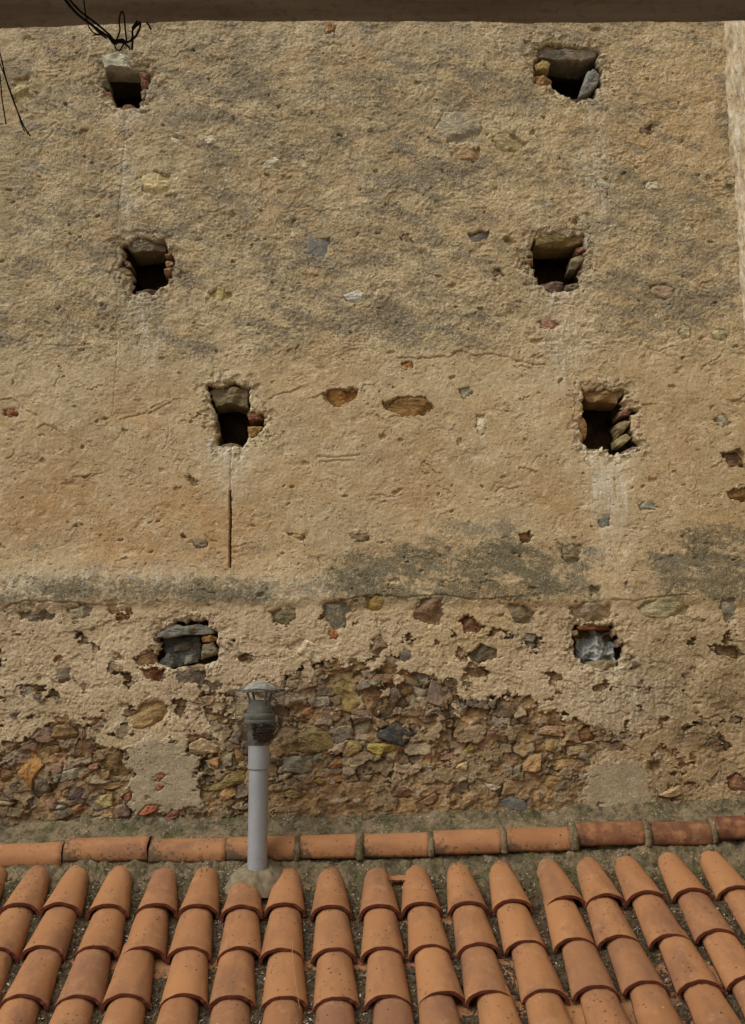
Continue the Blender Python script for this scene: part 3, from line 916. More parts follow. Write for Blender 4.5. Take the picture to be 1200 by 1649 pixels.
tiltz = rng.normal(0.05, 0.2, n_s).astype(np.float32)
lift = rng.normal(0.0, 0.014, n_s).astype(np.float32)
edge = np.clip(d2 - d1, 0, 1)
body = sstep(0.0, 0.22, edge)
RH = lift[idx] + tiltx[idx] * (rx - seeds[idx, 0]) + tiltz[idx] * (rz - seeds[idx, 1]) + 0.021 * body
RH += 0.0050 * fbm(GX[rs] * 20, GZ[rs] * 24, 85, 4, 0.6)
mort = sstep(-0.6, 0.0, fbm(GX[rs] * 5, GZ[rs] * 6, 87, 4) + 0.45 * sstep(1240, 1300, V[rs]) * sstep(420, 480, U[rs]) + 0.2 * sstep(1290, 1320, V[rs]))     # mud mortar fills part of the joints
RH = np.maximum(RH, mort * (0.018 + 0.018 * sstep(1235, 1290, V[rs]) * sstep(420, 480, U[rs]) + 0.013 * fbm(GX[rs] * 14, GZ[rs] * 17, 88, 5, 0.62)) - (1 - mort) * 0.05)
mortar_m = (RH <= mort * (0.021 + 0.018 * sstep(1235, 1290, V[rs]) * sstep(420, 480, U[rs])) - (1 - mort) * 0.05 + 0.004) | (body < 0.35)
PAL = np.array([srgb(*c, K)[:3] for c in [(132, 110, 74), (142, 114, 74), (120, 102, 68), (128, 98, 68), (106, 88, 66), (158, 138, 104), (126, 114, 92), (166, 142, 112), (138, 130, 108), (140, 118, 82), (98, 82, 64), (152, 134, 100), (124, 108, 70), (134, 104, 80)]], np.float32)
PAL = PAL * 0.85 + 0.15 * PAL.mean(0)
PAL = (PAL * 0.78 + 0.22 * PAL.mean(1, keepdims=True)) * 0.92
tint_s = PAL[rng.integers(0, len(PAL), n_s)] * rng.uniform(0.8, 1.12, (n_s, 1)).astype(np.float32)
TINT = np.ones(GX.shape + (4,), np.float32)
TINT[..., :3] = np.array(srgb(146, 116, 76, K)[:3], np.float32)
mm = fbm(GX[rs] * 9, GZ[rs] * 9, 90, 3)
mud = np.where(mm[..., None] > 0, np.array(srgb(140, 114, 80, K)[:3]), np.array(srgb(118, 96, 68, K)[:3]))
TINT[rs][..., :3] = np.where(mortar_m[..., None], mud, tint_s[idx])
RUB = np.full(GX.shape, -0.03, np.float32)
RUB[rs] = RH - 0.034
# rubble wins where the plaster has gone
HP = H + 0.002
H = HP * (1 - BAREM) + np.minimum(RUB, HP + 0.012) * BAREM
H -= 0.006 * BAREM * (1 - BAREM) * 4 * 0.5
# soft lower foot behind the mortar fillet
isrub = BAREM > 0.5

# pits
for k in range(620):
    u0, v0 = rng.uniform(-10, 1210), rng.uniform(45, 1310)
    r = rng.uniform(1.2, 3.0) if rng.random() < 0.86 else rng.uniform(3, 6)
    asp = rng.uniform(1.0, 2.4)
    w = window([(u0 - r * 2, v0 - r * 2), (u0 + r * 2, v0 + r * 2)], 6)
    uu = (U[w] + 0.7 * WU[w] - u0) / asp
    vv = V[w] + 0.7 * WV[w] - v0
    H[w] -= rng.uniform(0.006, 0.017) * sstep(r, r * 0.45, np.sqrt(uu * uu + vv * vv))
# random short cracks with a lifted lip
for k in range(150):
    v0 = rng.uniform(60, 1280) if rng.random() < 0.35 else rng.uniform(570, 1280)
    u0 = rng.uniform(0, 1200)
    n = rng.integers(3, 8)
    ang = rng.normal(0, 0.35) if rng.random() < 0.85 else rng.normal(1.4, 0.3)
    pts = [(u0, v0)]
    for i in range(n):
        an = ang + rng.normal(0, 0.6)
        st = rng.uniform(3, 9)
        pts.append((pts[-1][0] + st * math.cos(an), pts[-1][1] + st * math.sin(an)))
    w = window(pts, 10)
    d, side = line_d(U[w] + 0.5 * WU[w], V[w] + 0.5 * WV[w], pts)
    hw = rng.uniform(0.5, 1.0)
    H[w] -= rng.uniform(0.003, 0.009) * sstep(hw + 0.6, hw * 0.3, d)
    H[w] += rng.uniform(0.0, 0.003) * sstep(7, 1, d) * (side < 0)
for hw, dep, pts in CRACKS:
    w = window(pts, 12)
    d, side = line_d(U[w] + 0.35 * WU[w] * (hw < 1.9), V[w] + 0.35 * WV[w], pts)
    H[w] -= (dep if hw > 1.9 else dep * 0.62) * 0.001 * sstep(hw + 0.7, hw * 0.3, d)
    if hw > 1.0 and hw < 1.9:
        H[w] += 0.002 * sstep(9, 1, d) * (side < 0)

# sockets for the separate stones; PRE keeps the surface before they are cut
PRE = H.copy()
for kind, col, proud, pts in STONES:
    w = window(pts, 16)
    d = poly_sd(U[w] + 0.8 * WU[w], V[w] + 0.8 * WV[w], pts)
    if proud < -3:
        H[w] -= 0.035 * sstep(0.5, -1.2, d)
    elif proud < 6:
        H[w] -= 0.022 * sstep(-0.3, -2.2, d)
        H[w] -= 0.004 * sstep(3.5, 0.0, d)
    else:
        H[w] -= 0.010 * sstep(2.4, 0.0, d)

# holes
HOLEM = np.zeros(GX.shape, bool)
HALO = np.zeros(GX.shape, np.float32)
for kind, pts in HOLES:
    w = window(pts, 30)
    d = poly_sd(U[w] + WL[w], V[w] + WM[w], pts)
    H[w] -= 0.008 * sstep(6, 0, d) + 0.045 * sstep(1.8, -0.5, d)
    H[w] += (0.0022 * perlin(GX[w] * 40, GZ[w] * 40, 99) + 0.0035 * fbm(GX[w] * 90, GZ[w] * 90, 98, 2)) * sstep(24, 4, d)
    chip = sstep(0.0, 0.12, fbm(GX[w] * 17, GZ[w] * 20, 97, 4, 0.62) + 0.45 - d / 26.0) * sstep(30, 10, d)
    H[w] -= 0.009 * chip
    HALO[w] = np.maximum(HALO[w], sstep(22, 2, d))
    HOLEM[w] |= d < -1.0

SLOT = [(370.6, 790), (371.9, 790), (372.3, 838), (371.6, 880), (371.6, 914), (370.6, 914), (370.0, 880), (370.9, 838)]
w = window(SLOT, 8)
H[w] -= 0.13 * sstep(0.5, -0.3, poly_sd(U[w] + 0.22 * WU[w], V[w], SLOT))
for u0, v0, r in [(306, 771, 5), (314, 777, 6.5), (297, 863, 5), (122, 845, 3), (310, 83, 5), (1047, 210, 7), (20, 324, 3), (650, 383, 6), (800, 440, 7), (820, 387, 6), (958, 952, 10), (370, 640, 3), (240, 1050, 6), (190, 1058, 8), (700, 990, 3), (705, 1033, 5), (1108, 1176, 7), (1055, 1236, 8), (1085, 1246, 5), (1035, 1185, 6), (1100, 1246, 3)]:
    w = window([(u0 - r * 2, v0 - r * 2), (u0 + r * 2, v0 + r * 2)], 8)
    H[w] -= 0.03 * sstep(r, r * 0.4, np.hypot((U[w] + 1.1 * WU[w] - u0) / 1.3, V[w] + 1.1 * WV[w] - v0))
# ------------------------------------------------------------------ stain masks of the plaster
def blob(cx, cy, sx, sy, a):
    return a * np.exp(-(((U - cx) / sx) ** 2 + ((V - cy) / sy) ** 2))


lich = 0.44 * top_zone - 0.10
for b in [(480, 160, 330, 70, .30), (330, 120, 120, 40, .15), (760, 130, 120, 60, .25), (700, 280, 160, 50, .28), (470, 360, 260, 60, .15), (560, 430, 220, 40, .22), (640, 520, 130, 45, .5), (1060, 330, 120, 50, .35), (1080, 470, 110, 60, .42), (300, 560, 150, 40, .25), (120, 400, 110, 60, .25), (70, 560, 100, 60, .05), (60, 180, 110, 50, .12),
          (760, 900, 150, 44, .62), (590, 930, 100, 30, .5), (430, 950, 110, 20, .55), (690, 850, 110, 30, .35), (880, 940, 120, 30, .65), (1130, 920, 100, 50, .6), (1080, 890, 60, 30, .5), (330, 945, 80, 26, .4), (140, 935, 90, 22, .35), (1120, 1070, 120, 70, .22), (800, 850, 80, 22, .5), (230, 905, 60, 18, .25)]:
    lich = lich + blob(*b)
pat = fbm((GX + 0.1 * GZ) * 4.4, (GZ + 0.24 * GX) * 9.5, 110, 5, 0.64) + 0.35 * fbm(GX * 1.7, GZ * 3.0, 117, 2)
lich = lich + (0.55 * pat) * (0.3 + 0.7 * top_zone + 1.0 * sstep(810, 880, V) * sstep(985, 960, V)) + 0.16 * fbm(GX * 38, GZ * 45, 114, 3, 0.7) * sstep(0.05, 0.4, lich)
lich *= sstep(1000, 965, V) * 0.75 + 0.25
for b in [(1040, 745, 60, 150, .0), (900, 545, 70, 80, .5), (730, 120, 0.1, 0.1, 0)]:
    lich = lich - blob(*b) if b[4] else lich
pale = 0.55 * HALO * (0.7 + 0.6 * fbm(GX * 22, GZ * 22, 121, 3))
for b in [(205, 260, 10, 90, .35), (372, 745, 22, 40, .65), (978, 790, 26, 70, .7), (1008, 800, 10, 60, .4), (960, 200, 14, 60, .4), (722 + 240, 300, 22, 120, .3), (905, 540, 34, 80, .5), (232, 520, 26, 60, .4), (60, 945, 110, 26, .8), (250, 938, 150, 26, .75), (500, 950, 80, 22, .6), (360, 720, 60, 24, .6), (230, 480, 36, 16, .5), (205, 185, 40, 14, .5), (900, 480, 44, 18, .4), (975, 730, 60, 20, .6), (372, 760, 20, 60, .6), (985, 800, 30, 90, 1.0), (205, 300, 14, 130, .5), (240, 530, 30, 70, .5), (905, 560, 40, 70, .5), (950, 260, 30, 110, .45), (1000, 1120, 90, 60, .5), (1000, 1130, 80, 50, .35), (950, 1060, 60, 40, .2), (540, 60, 620, 22, .35)]:
    pale += blob(*b)
pale *= 0.75 + 0.8 * perlin(GX * 55, GZ * 3.2, 120)
warm = 0.45 * mid_zone * (0.5 + fbm(GX * 2.0, GZ * 2.6, 130, 3)) + blob(180, 850, 170, 70, .45) + blob(350, 830, 150, 80, .3) + blob(770, 1010, 90, 40, .4) + blob(60, 830, 90, 60, .2) + 0.25 * top_zone * sstep(0.1, 0.5, fbm(GX * 3, GZ * 4, 133, 3)) + blob(1080, 200, 110, 90, .4) + blob(1100, 1220, 120, 60, .5)
pink = 0.65 * low_zone * sstep(1230, 1120, V) * (0.6 + 0.5 * fbm(GX * 3, GZ * 3, 135, 2)) - blob(770, 1010, 90, 40, .6) - blob(1120, 1080, 120, 80, .6)
brown_tone = blob(1110, 1220, 180, 100, .85) + blob(1130, 1080, 140, 80, .6) + blob(800, 1010, 100, 40, .15) + 0.5 * sstep(1275, 1325, V) + blob(1150, 700, 80, 120, .12)  # darker brown plaster tone, strongest at lower right and along the foot
brown_tone *= 0.8 + 0.6 * fbm(GX * 6, GZ * 6, 137, 4)
brown_tone += 0.75 * BAREP * sstep(1120, 1200, V)
moss = 0.9 * sstep(1300, 1325, V + 7 * perlin(GX * 6, GZ * 6, 139)) + blob(340, 955, 80, 20, .6) + blob(110, 950, 60, 18, .62) + blob(20, 985, 50, 14, .5) + blob(640, 900, 200, 40, .15) + blob(215, 950, 40, 14, .35) - 0.06
band = sstep(840, 900, V + 0.06 * (U - 750)) * sstep(978, 962, vb) * sstep(430, 600, U) * (1 - 0.75 * np.exp(-((U - 985) / 70.0) ** 2))
band = np.maximum(band, 0.5 * sstep(915, 935, V) * sstep(978, 962, vb) * sstep(700, 300, U))
moss += band * (0.84 + 0.45 * pat + 0.22 * perlin(GX * 26, GZ * 30, 141))
clip = lambda a: np.clip(a, 0, 1)
STAIN = np.stack([clip(lich), clip(pale), clip(warm), clip(moss)], -1)
CTRL = np.stack([clip(CEM), clip(pink), clip(brown_tone), clip(top_zone * 0.9 + low_zone * 0.3 + moss)], -1)

wall = empty('stone_wall', (0, WY, -1.0))
tag(wall, 'tall weathered ochre plastered rubble wall with eight square putlog holes behind the tiled roof', 'wall', kind='thing')

co = np.stack([GX, WY - H, GZ], -1).reshape(-1, 3)
quads = grid_quads(NX, NZ)
ok = ~HOLEM.ravel()[quads].any(1)
quads = quads[ok]
rub = isrub.ravel()[quads].sum(1) >= 2


def submesh(name, q, attrs, mat):
    used = np.unique(q)
    remap = np.zeros(len(co), np.int32)
    remap[used] = np.arange(len(used))
    me = mesh_np(name, co[used], remap[q])
    for an, arr in attrs:
        add_attr(me, an, arr.reshape(-1, 4)[used])
    return link(name, me, mat, wall)


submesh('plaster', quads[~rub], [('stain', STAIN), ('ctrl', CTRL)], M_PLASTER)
submesh('rubble_masonry', quads[rub], [('tint', TINT)], M_RUBBLE)


def sample(arr, x, z):
    return arr[min(max(np.searchsorted(ZS, z), 0), NZ - 1), min(max(np.searchsorted(XS, x), 0), NX - 1)]


# ------------------------------------------------------------------ stones
def resample(pts, n):
    pts = np.array(pts, float)
    seg = np.linalg.norm(np.roll(pts, -1, 0) - pts, axis=1)
    cum = np.concatenate([[0], np.cumsum(seg)])
    out = []
    for t in np.linspace(0, cum[-1], n, endpoint=False):
        i = np.searchsorted(cum, t, 'right') - 1
        f = (t - cum[i]) / max(seg[i], 1e-9)
        out.append(pts[i] * (1 - f) + pts[(i + 1) % len(pts)] * f)
    return np.array(out)


def stone_mesh(name, outline, yfront, depth, seed, rough=1.0, nseg=40):
    """outline: N x 2 of (x, z) on the wall; a rock with a broken, faceted face and a back buried in the wall"""
    g = np.random.default_rng(seed)
    ol = resample(outline, nseg)
    c = ol.mean(0)
    size = np.sqrt(max(np.ptp(ol[:, 0]) * np.ptp(ol[:, 1]), 1e-6))
    d = ol - c
    jit = 1 + 0.085 * perlin(ol[:, 0] * 90, ol[:, 1] * 90, seed % 900) + 0.07 * perlin(ol[:, 0] * 200, ol[:, 1] * 200, seed % 800 + 3)
    d = d * jit[:, None]
    rings = [1.03, 1.0, 0.975, 0.93, 0.86, 0.75, 0.6, 0.42, 0.22]
    prof = [-depth, -min(depth, 0.02), -0.007, -0.0015, 0, 0.0006, 0.001, 0.001, 0.001]
    fac = g.normal(0, 1, (7, 2))
    fo = g.uniform(-0.30, 0.30, 7) * size
    co, q = [], []
    tx, tz = g.normal(0, 0.06), g.normal(0.02, 0.08)
    for r, p in zip(rings, prof):
        P = d * r
        y = np.full(nseg, p)
        if r <= 1.0:
            pl = np.stack([(P @ (fac[k] / np.linalg.norm(fac[k]))) for k in range(7)], 0)
            chip = np.minimum(0, (0.33 * size - pl + fo[:, None]).min(0)) * 0.55
            X, Z = P[:, 0] + c[0], P[:, 1] + c[1]
            y = y + np.maximum(chip, -0.014) * rough + P[:, 0] * tx + P[:, 1] * tz
            y = y + rough * (0.0035 * perlin(X * 26, Z * 38, seed % 700) + 0.0022 * perlin(X * 70, Z * 90, seed % 600 + 9))
        for k in range(nseg):
            co.append((P[k, 0], -y[k], P[k, 1]))
    nr = len(rings)
    for j in range(nr - 1):
        for k in range(nseg):
            k2 = (k + 1) % nseg
            q.append((j * nseg + k, j * nseg + k2, (j + 1) * nseg + k2, (j + 1) * nseg + k))
    q.append(tuple((nr - 1) * nseg + k for k in range(nseg)))
    me = bpy.data.meshes.new(name)
    me.from_pydata(co, [], q)
    me.update()
    return me, c


def clockwise_fix(pts):
    a = 0
    for i in range(len(pts)):
        x0, y0 = pts[i]
        x1, y1 = pts[(i + 1) % len(pts)]
        a += x0 * y1 - x1 * y0
    return pts if a > 0 else pts[::-1]


def px_outline(pts, y=WY):
    return clockwise_fix([(at_y(u, v, y).x, at_y(u, v, y).z) for u, v in pts])


def add_stone(i, name, col, proud, pts, parent=None, y=None, depth=0.05, label=None, rough=1.0, k=K):
    yy = WY if y is None else y
    ol = px_outline(pts, yy)
    if y is None:
        cx = sum(p[0] for p in ol) / len(ol)
        cz = sum(p[1] for p in ol) / len(ol)
        hs = np.median([sample(PRE, cx + dx, cz + dz) for dx in (-0.03, 0, 0.03) for dz in (-0.02, 0, 0.02)])
        if proud >= 6:
            hs = max(hs, -0.03)
            yy = WY - hs - (proud - 4) * 0.001
        else:
            yy = WY - hs - proud * 0.001
    me, c = stone_mesh(name, ol, yy, depth, 1000 + i * 13, rough)
    o = link(name, me, M_STONE, None, smooth=False)
    o.location = (c[0], yy, c[1])
    p = parent or wall
    o.parent = p
    o.matrix_parent_inverse = Matrix.Translation(-p.location)
    o.color = srgb(*col, k)
    if label:
        o['label'] = label
    return o


bpy.context.view_layer.update()
for i, (kind, col, proud, pts) in enumerate(STONES):
    gap = 1.0
    if proud < 6:       # the plaster laps over the edges of a stone that lies flush or deeper
        cu = sum(p[0] for p in pts) / len(pts)
        cv = sum(p[1] for p in pts) / len(pts)
        pts = [(cu + (u - cu) * 1.0 + math.copysign(2.5, u - cu), cv + (v - cv) + math.copysign(2.5, v - cv)) for u, v in pts]
    if kind == 'stone' and sum(col) > 445:
        kind = 'quartz_stone'
    add_stone(i, kind, col, proud, pts, label=STONE_LABELS.get(i), rough=0.5 if kind == 'slate' else 1.5)

# ------------------------------------------------------------------ putlog holes
def recess_mesh(pts, depth, seed, shrink=0.92):
    ol = resample(px_outline(pts), 72)
    c = ol.mean(0)
    d = ol - c
    L = np.linalg.norm(d, axis=1)
    d = d * ((L + 0.032) / L)[:, None]
    rings = [(0.016, 1.0), (0.03, 1.0), (0.06, 0.985), (0.10, 0.97), (0.16, 0.95), (0.24, 0.94), (0.34, 0.93), (depth, shrink)]
    rings = [r for r in rings if r[0] <= depth]
    co, q = [], []
    ang = np.arctan2(d[:, 1], d[:, 0])
    for j, (y, s) in enumerate(rings):
        w = 1 + 0.10 * perlin(ang * 3 + 9, np.full(72, y * 22), seed) * (j > 0) + 0.05 * perlin(ang * 9 + 9, np.full(72, y * 60), seed + 1) * (j > 0)
        for k in range(72):
            co.append((c[0] + d[k, 0] * s * w[k], WY + y, c[1] + d[k, 1] * s * w[k]))
    n = len(rings)
    for j in range(n - 1):
        for k in range(72):
            k2 = (k + 1) % 72
            q.append((j * 72 + k, (j + 1) * 72 + k, (j + 1) * 72 + k2, j * 72 + k2))
    q.append(tuple((n - 1) * 72 + k for k in range(72)))
    me = bpy.data.meshes.new('putlog_hole')
    me.from_pydata(co, [], q)
    me.update()
    return me


# stones that line each hole: (name, colour, y behind(+)/before(-) the wall face in mm, thickness, outline)
LINING = [
    [('lintel_stone', (204, 202, 180), -14, .16, [(163, 92), (196, 88), (218, 88), (237, 104), (228, 110), (186, 108), (166, 108)]),
     ('jamb_stone', (130, 122, 100), 6, .10, [(152, 128), (166, 122), (176, 128), (176, 140), (160, 138)]),
     ('jamb_stone', (136, 100, 74), 10, .14, [(160, 144), (178, 146), (184, 160), (184, 172), (170, 158)]),
     ('brick', (145, 109, 83), 4, .14, [(222, 116), (238, 112), (240, 124), (226, 132)]),
     ('brick', (136, 100, 77), 6, .14, [(224, 132), (240, 126), (242, 138), (226, 142)]),
     ('jamb_stone', (140, 132, 114), 6, .12, [(224, 144), (240, 140), (240, 156), (226, 158)]),
     ('sill_stone', (122, 92, 70), 24, .12, [(182, 166), (202, 162), (218, 164), (222, 172), (200, 178), (186, 174)])],
    [('lintel_stone', (120, 112, 96), 8, .18, [(862, 74), (878, 70), (900, 76), (928, 82), (958, 76), (964, 86), (958, 98), (936, 104), (900, 98), (866, 92)]),
     ('jamb_stone', (166, 146, 96), 2, .12, [(858, 98), (876, 94), (890, 102), (884, 112), (862, 110)]),
     ('jamb_stone', (150, 118, 74), 6, .14, [(852, 118), (876, 116), (893, 126), (890, 144), (864, 136)]),
     ('jamb_stone', (128, 128, 122), 4, .20, [(946, 108), (962, 104), (970, 116), (964, 138), (942, 156), (930, 156)]),
     ('sill_stone', (120, 96, 80), 14, .14, [(882, 146), (900, 144), (914, 158), (936, 158), (956, 150), (962, 160), (930, 168), (900, 162)])],
    [('lintel_stone', (122, 110, 88), 12, .18, [(200, 396), (218, 386), (250, 384), (268, 392), (268, 404), (240, 408), (212, 410)]),
     ('jamb_stone', (134, 112, 84), 4, .12, [(182, 434), (200, 428), (212, 434), (214, 446), (196, 440)]),
     ('jamb_stone', (112, 92, 64), 8, .12, [(196, 418), (210, 420), (213, 432), (202, 430)]),
     ('brick', (126, 86, 67), 6, .12, [(264, 408), (276, 406), (278, 416), (266, 416)]),
     ('brick', (147, 111, 86), 4, .12, [(264, 418), (280, 418), (280, 427), (266, 430)]),
     ('brick', (141, 107, 85), 4, .12, [(262, 432), (279, 428), (275, 440), (264, 444)]),
     ('sill_stone', (112, 94, 80), 22, .12, [(214, 462), (236, 460), (262, 458), (258, 468), (232, 476), (216, 470)])],
    [('lintel_stone', (128, 112, 72), 10, .18, [(860, 384), (886, 376), (920, 380), (944, 378), (938, 392), (920, 398), (880, 400), (862, 396)]),
     ('jamb_stone', (164, 154, 132), 4, .12, [(840, 404), (858, 402), (862, 410), (844, 412)]),
     ('jamb_stone', (128, 106, 74), 6, .12, [(842, 414), (860, 412), (862, 428), (846, 424)]),
     ('brick', (143, 100, 83), 4, .10, [(926, 400), (940, 394), (942, 402), (930, 408)]),
     ('jamb_stone', (132, 124, 96), 8, .16, [(920, 412), (938, 406), (944, 416), (930, 432), (916, 432)]),
     ('sill_stone', (108, 102, 86), 4, .12, [(908, 456), (930, 448), (940, 452), (934, 462), (912, 466)]),
     ('sill_stone', (104, 86, 74), 30, .12, [(864, 452), (890, 444), (910, 446), (912, 462), (888, 472), (868, 464)]),
     ('stone', (128, 104, 78), -2, .08, [(906, 354), (926, 346), (937, 356), (930, 366), (910, 364)])],
    [('lintel_stone', (132, 120, 92), 20, .18, [(334, 628), (362, 618), (402, 626), (400, 660), (372, 652), (346, 656)]),
     ('jamb_stone', (146, 120, 86), 0, .14, [(308, 672), (330, 660), (346, 660), (354, 690), (350, 716), (318, 716), (304, 700)]),
     ('brick', (140, 97, 74), 2, .14, [(395, 664), (420, 664), (428, 674), (398, 677)]),
     ('jamb_stone', (160, 130, 76), 6, .16, [(396, 684), (426, 684), (418, 700), (398, 706)]),
     ('sill_stone', (124, 112, 90), 20, .12, [(352, 712), (372, 706), (392, 712), (396, 722), (370, 726), (350, 722)])],
    [('lintel_stone', (142, 116, 78), 10, .18, [(936, 632), (964, 626), (1010, 628), (1002, 640), (996, 652), (950, 650)]),
     ('jamb_stone', (140, 110, 74), 6, .14, [(920, 676), (940, 668), (948, 684), (946, 708), (926, 702)]),
     ('brick', (125, 93, 75), 10, .16, [(994, 664), (1008, 656), (1024, 658), (1014, 668), (996, 672)]),
     ('jamb_stone', (142, 126, 92), 8, .14, [(990, 682), (1010, 672), (1020, 676), (1006, 696), (996, 704)]),
     ('jamb_stone', (150, 136, 100), 4, .12, [(990, 706), (1012, 694), (1020, 704), (1004, 718), (992, 718)]),
     ('sill_stone', (120, 104, 92), 2, .10, [(1000, 722), (1020, 712), (1040, 716), (1034, 730), (1016, 738)]),
     ('sill_stone', (146, 138, 110), 4, .10, [(916, 724), (940, 716), (964, 716), (960, 728), (936, 732)]),
     ('sill_stone', (138, 130, 102), 10, .10, [(966, 718), (982, 716), (978, 736), (968, 736)])],
    [('lintel_stone', (106, 104, 94), -6, .16, [(250, 1022), (262, 1014), (284, 1004), (294, 1008), (316, 1004), (330, 1006), (346, 1018), (340, 1022), (300, 1022), (266, 1028), (252, 1026)]),
     ('jamb_stone', (150, 110, 60), 4, .12, [(322, 1026), (340, 1022), (352, 1028), (342, 1034), (324, 1034)]),
     ('jamb_stone', (122, 112, 88), 8, .12, [(326, 1038), (344, 1034), (352, 1052), (336, 1058), (322, 1062)]),
     ('slate', (92, 92, 86), 60, .10, [(258, 1028), (322, 1024), (324, 1062), (300, 1072), (266, 1064)]),
     ('slate', (78, 78, 72), 40, .10, [(274, 1036), (310, 1032), (312, 1046), (280, 1050)]),
     ('slate', (116, 114, 104), 26, .08, [(296, 1056), (316, 1052), (318, 1066), (296, 1070)]),
     ('slate', (86, 86, 78), 20, .10, [(254, 1066), (270, 1050), (294, 1068), (290, 1076), (262, 1074)]),
     ('sill_stone', (118, 104, 84), 6, .10, [(302, 1074), (320, 1068), (336, 1072), (330, 1080), (304, 1082)])],
    [('lintel_stone', (128, 84, 56), 16, .14, [(928, 1010), (950, 1004), (986, 1006), (984, 1014), (932, 1014)]),
     ('jamb_stone', (150, 124, 100), 4, .08, [(986, 1012), (994, 1010), (998, 1022), (988, 1024)]),
     ('jamb_stone', (150, 128, 104), 4, .08, [(994, 1030), (1002, 1028), (1002, 1040), (996, 1042)]),
     ('jamb_stone', (138, 116, 92), 2, .08, [(920, 1016), (932, 1014), (932, 1024), (922, 1024)]),
     ('sill_stone', (128, 118, 92), 0, .10, [(946, 1066), (972, 1062), (996, 1064), (994, 1078), (960, 1080), (946, 1076)])],
]
si = 500
for h, (kind, pts) in enumerate(HOLES):
    dep = 0.42 if kind == 'bright' else 0.12
    me = recess_mesh(pts, dep, 300 + h * 3)
    ho = link('putlog_hole', me, M_RECESS, wall)
    for nm, col, yb, th, ol in LINING[h]:
        if kind == 'bright':           # keep the cavity open: smaller, broken stones
            cu, cv = sum(p[0] for p in ol) / len(ol), sum(p[1] for p in ol) / len(ol)
            if h == 0 and nm == 'lintel_stone':
                cu, cv = cu, cv - 1
            kx, kz = (1.0, 1.0) if (h == 0 and nm == 'lintel_stone') else (0.98, 0.86) if nm == 'lintel_stone' else (0.9, 0.78) if nm == 'sill_stone' else (0.86, 0.86)
            dv = -2 if nm == 'lintel_stone' else 4 if nm == 'sill_stone' else 0
            ol = [(cu + (a - cu) * kx, cv + (b - cv) * kz + dv) for a, b in ol]
            col = tuple(int(c_ * 0.93) for c_ in col)
        o = add_stone(si, nm, col, 0, ol, parent=ho, y=WY + yb * 0.001, depth=th, rough=1.7)
        si += 1

# crumpled sheet stuffed into the lowest right-hand hole
a, b = at_y(930, 1072, WY + 0.06), at_y(990, 1012, WY + 0.06)
n = 70
gx, gz = np.meshgrid(np.linspace(a.x, b.x, n), np.linspace(a.z, b.z, n))
rid = lambda s, sc_: np.abs(perlin(gx * sc_, gz * sc_, s))
cr = 0.05 - 0.10 * rid(401, 9) - 0.07 * rid(402, 19) - 0.03 * rid(403, 40)
ex = ((gx - (a.x + b.x) / 2) / ((b.x - a.x) / 2)) ** 2 + ((gz - (a.z + b.z) / 2) / ((b.z - a.z) / 2)) ** 2
gy = WY + 0.030 - cr * 0.8 + 0.04 * ex + 0.05 * (gz - a.z) / (b.z - a.z)
me = mesh_np('crumpled_sheet', np.stack([gx, gy, gz], -1).reshape(-1, 3), grid_quads(n, n))
o = link('crumpled_sheet', me, M_BAG)
tag(o, 'crumpled grey sheet stuffed into the lower right putlog hole of the wall', 'sheet')

# ------------------------------------------------------------------ the wall that closes the right side
pa, pb = at_y(1166, 45, WY), at_y(1196, 520, WY)
ys = np.concatenate([np.arange(WY + 0.12, WY - 0.55, -0.006), np.linspace(WY - 0.56, -3.0, 190)])
zs = np.concatenate([np.arange(-1.6, 1.2, 0.014), np.arange(1.2, at_y(600, 30, WY).z + 0.1, 0.006), np.arange(at_y(600, 30, WY).z + 0.12, 5.0, 0.05)])
sy, sz = np.meshgrid(ys, zs)
xc = pa.x + (sz - pa.z) * (pb.x - pa.x) / (pb.z - pa.z)
dd = np.clip((WY - sy) / 0.5, -0.3, 1)
sx = xc + 0.0 + 0.018 * fbm(sy * 3, sz * 2.2, 210, 4, 0.6) + 0.008 * fbm(sy * 16, sz * 9, 213, 4, 0.6) + 0.006 * np.abs(fbm(sy * 22, sz * 3.2, 216, 3))
me = mesh_np('side_wall', np.stack([sx, sy, sz], -1).reshape(-1, 3), grid_quads(len(ys), len(zs)))
st = np.zeros(sx.shape + (4,), np.float32)
st[..., 0] = clip(0.0 + 0.5 * fbm(sy * 9, sz * 1.6, 220, 4))
st[..., 1] = 0.85 + 0.8 * fbm(sy * 12, sz * 4, 222, 3)
add_attr(me, 'stain', st)
add_attr(me, 'ctrl', np.zeros(sx.shape + (4,), np.float32))
o = link('side_wall', me, M_PLASTER)
tag(o, 'pale rough plastered side wall turning out from the right edge of the big wall', 'wall', kind='thing')

# ------------------------------------------------------------------ THE ROOF
TH = R(20.5)
YAW = 0.055                    # the rows of tiles run slightly askew
ZC = -0.905                    # height of the tile crests at the wall side
PITCH_X = 0.2135
ROW = 0.324
COVER_H = 0.074


def rise(x):
    x = np.asarray(x, float) + 0.18
    return np.where(x > 0, 0.066 * np.clip(x / 1.5, 0, 2) ** 1.35, 0.010 * np.clip(-x / 1.6, 0, 2))


def roof_pt(x, s, h):
    """point at distance s down the slope and h above the bed of the channels"""
    base = ZC - COVER_H - 0.012
    return Vector((x, -s * math.cos(TH) - h * math.sin(TH) * 1.0, base + float(rise(x)) - s * math.sin(TH) + h * math.cos(TH)))


roof = empty('tiled_roof', (0, -0.8, -1.3))
tag(roof, 'terracotta barrel tiled lean to roof sloping down from the foot of the plastered wall', 'roof', kind='thing')
RM = Matrix.Translation(-roof.location)


def rlink(name, me, mats, smooth=True):
    o = link(name, me, mats, None, smooth)
    o.parent = roof
    o.matrix_parent_inverse = RM
    return o


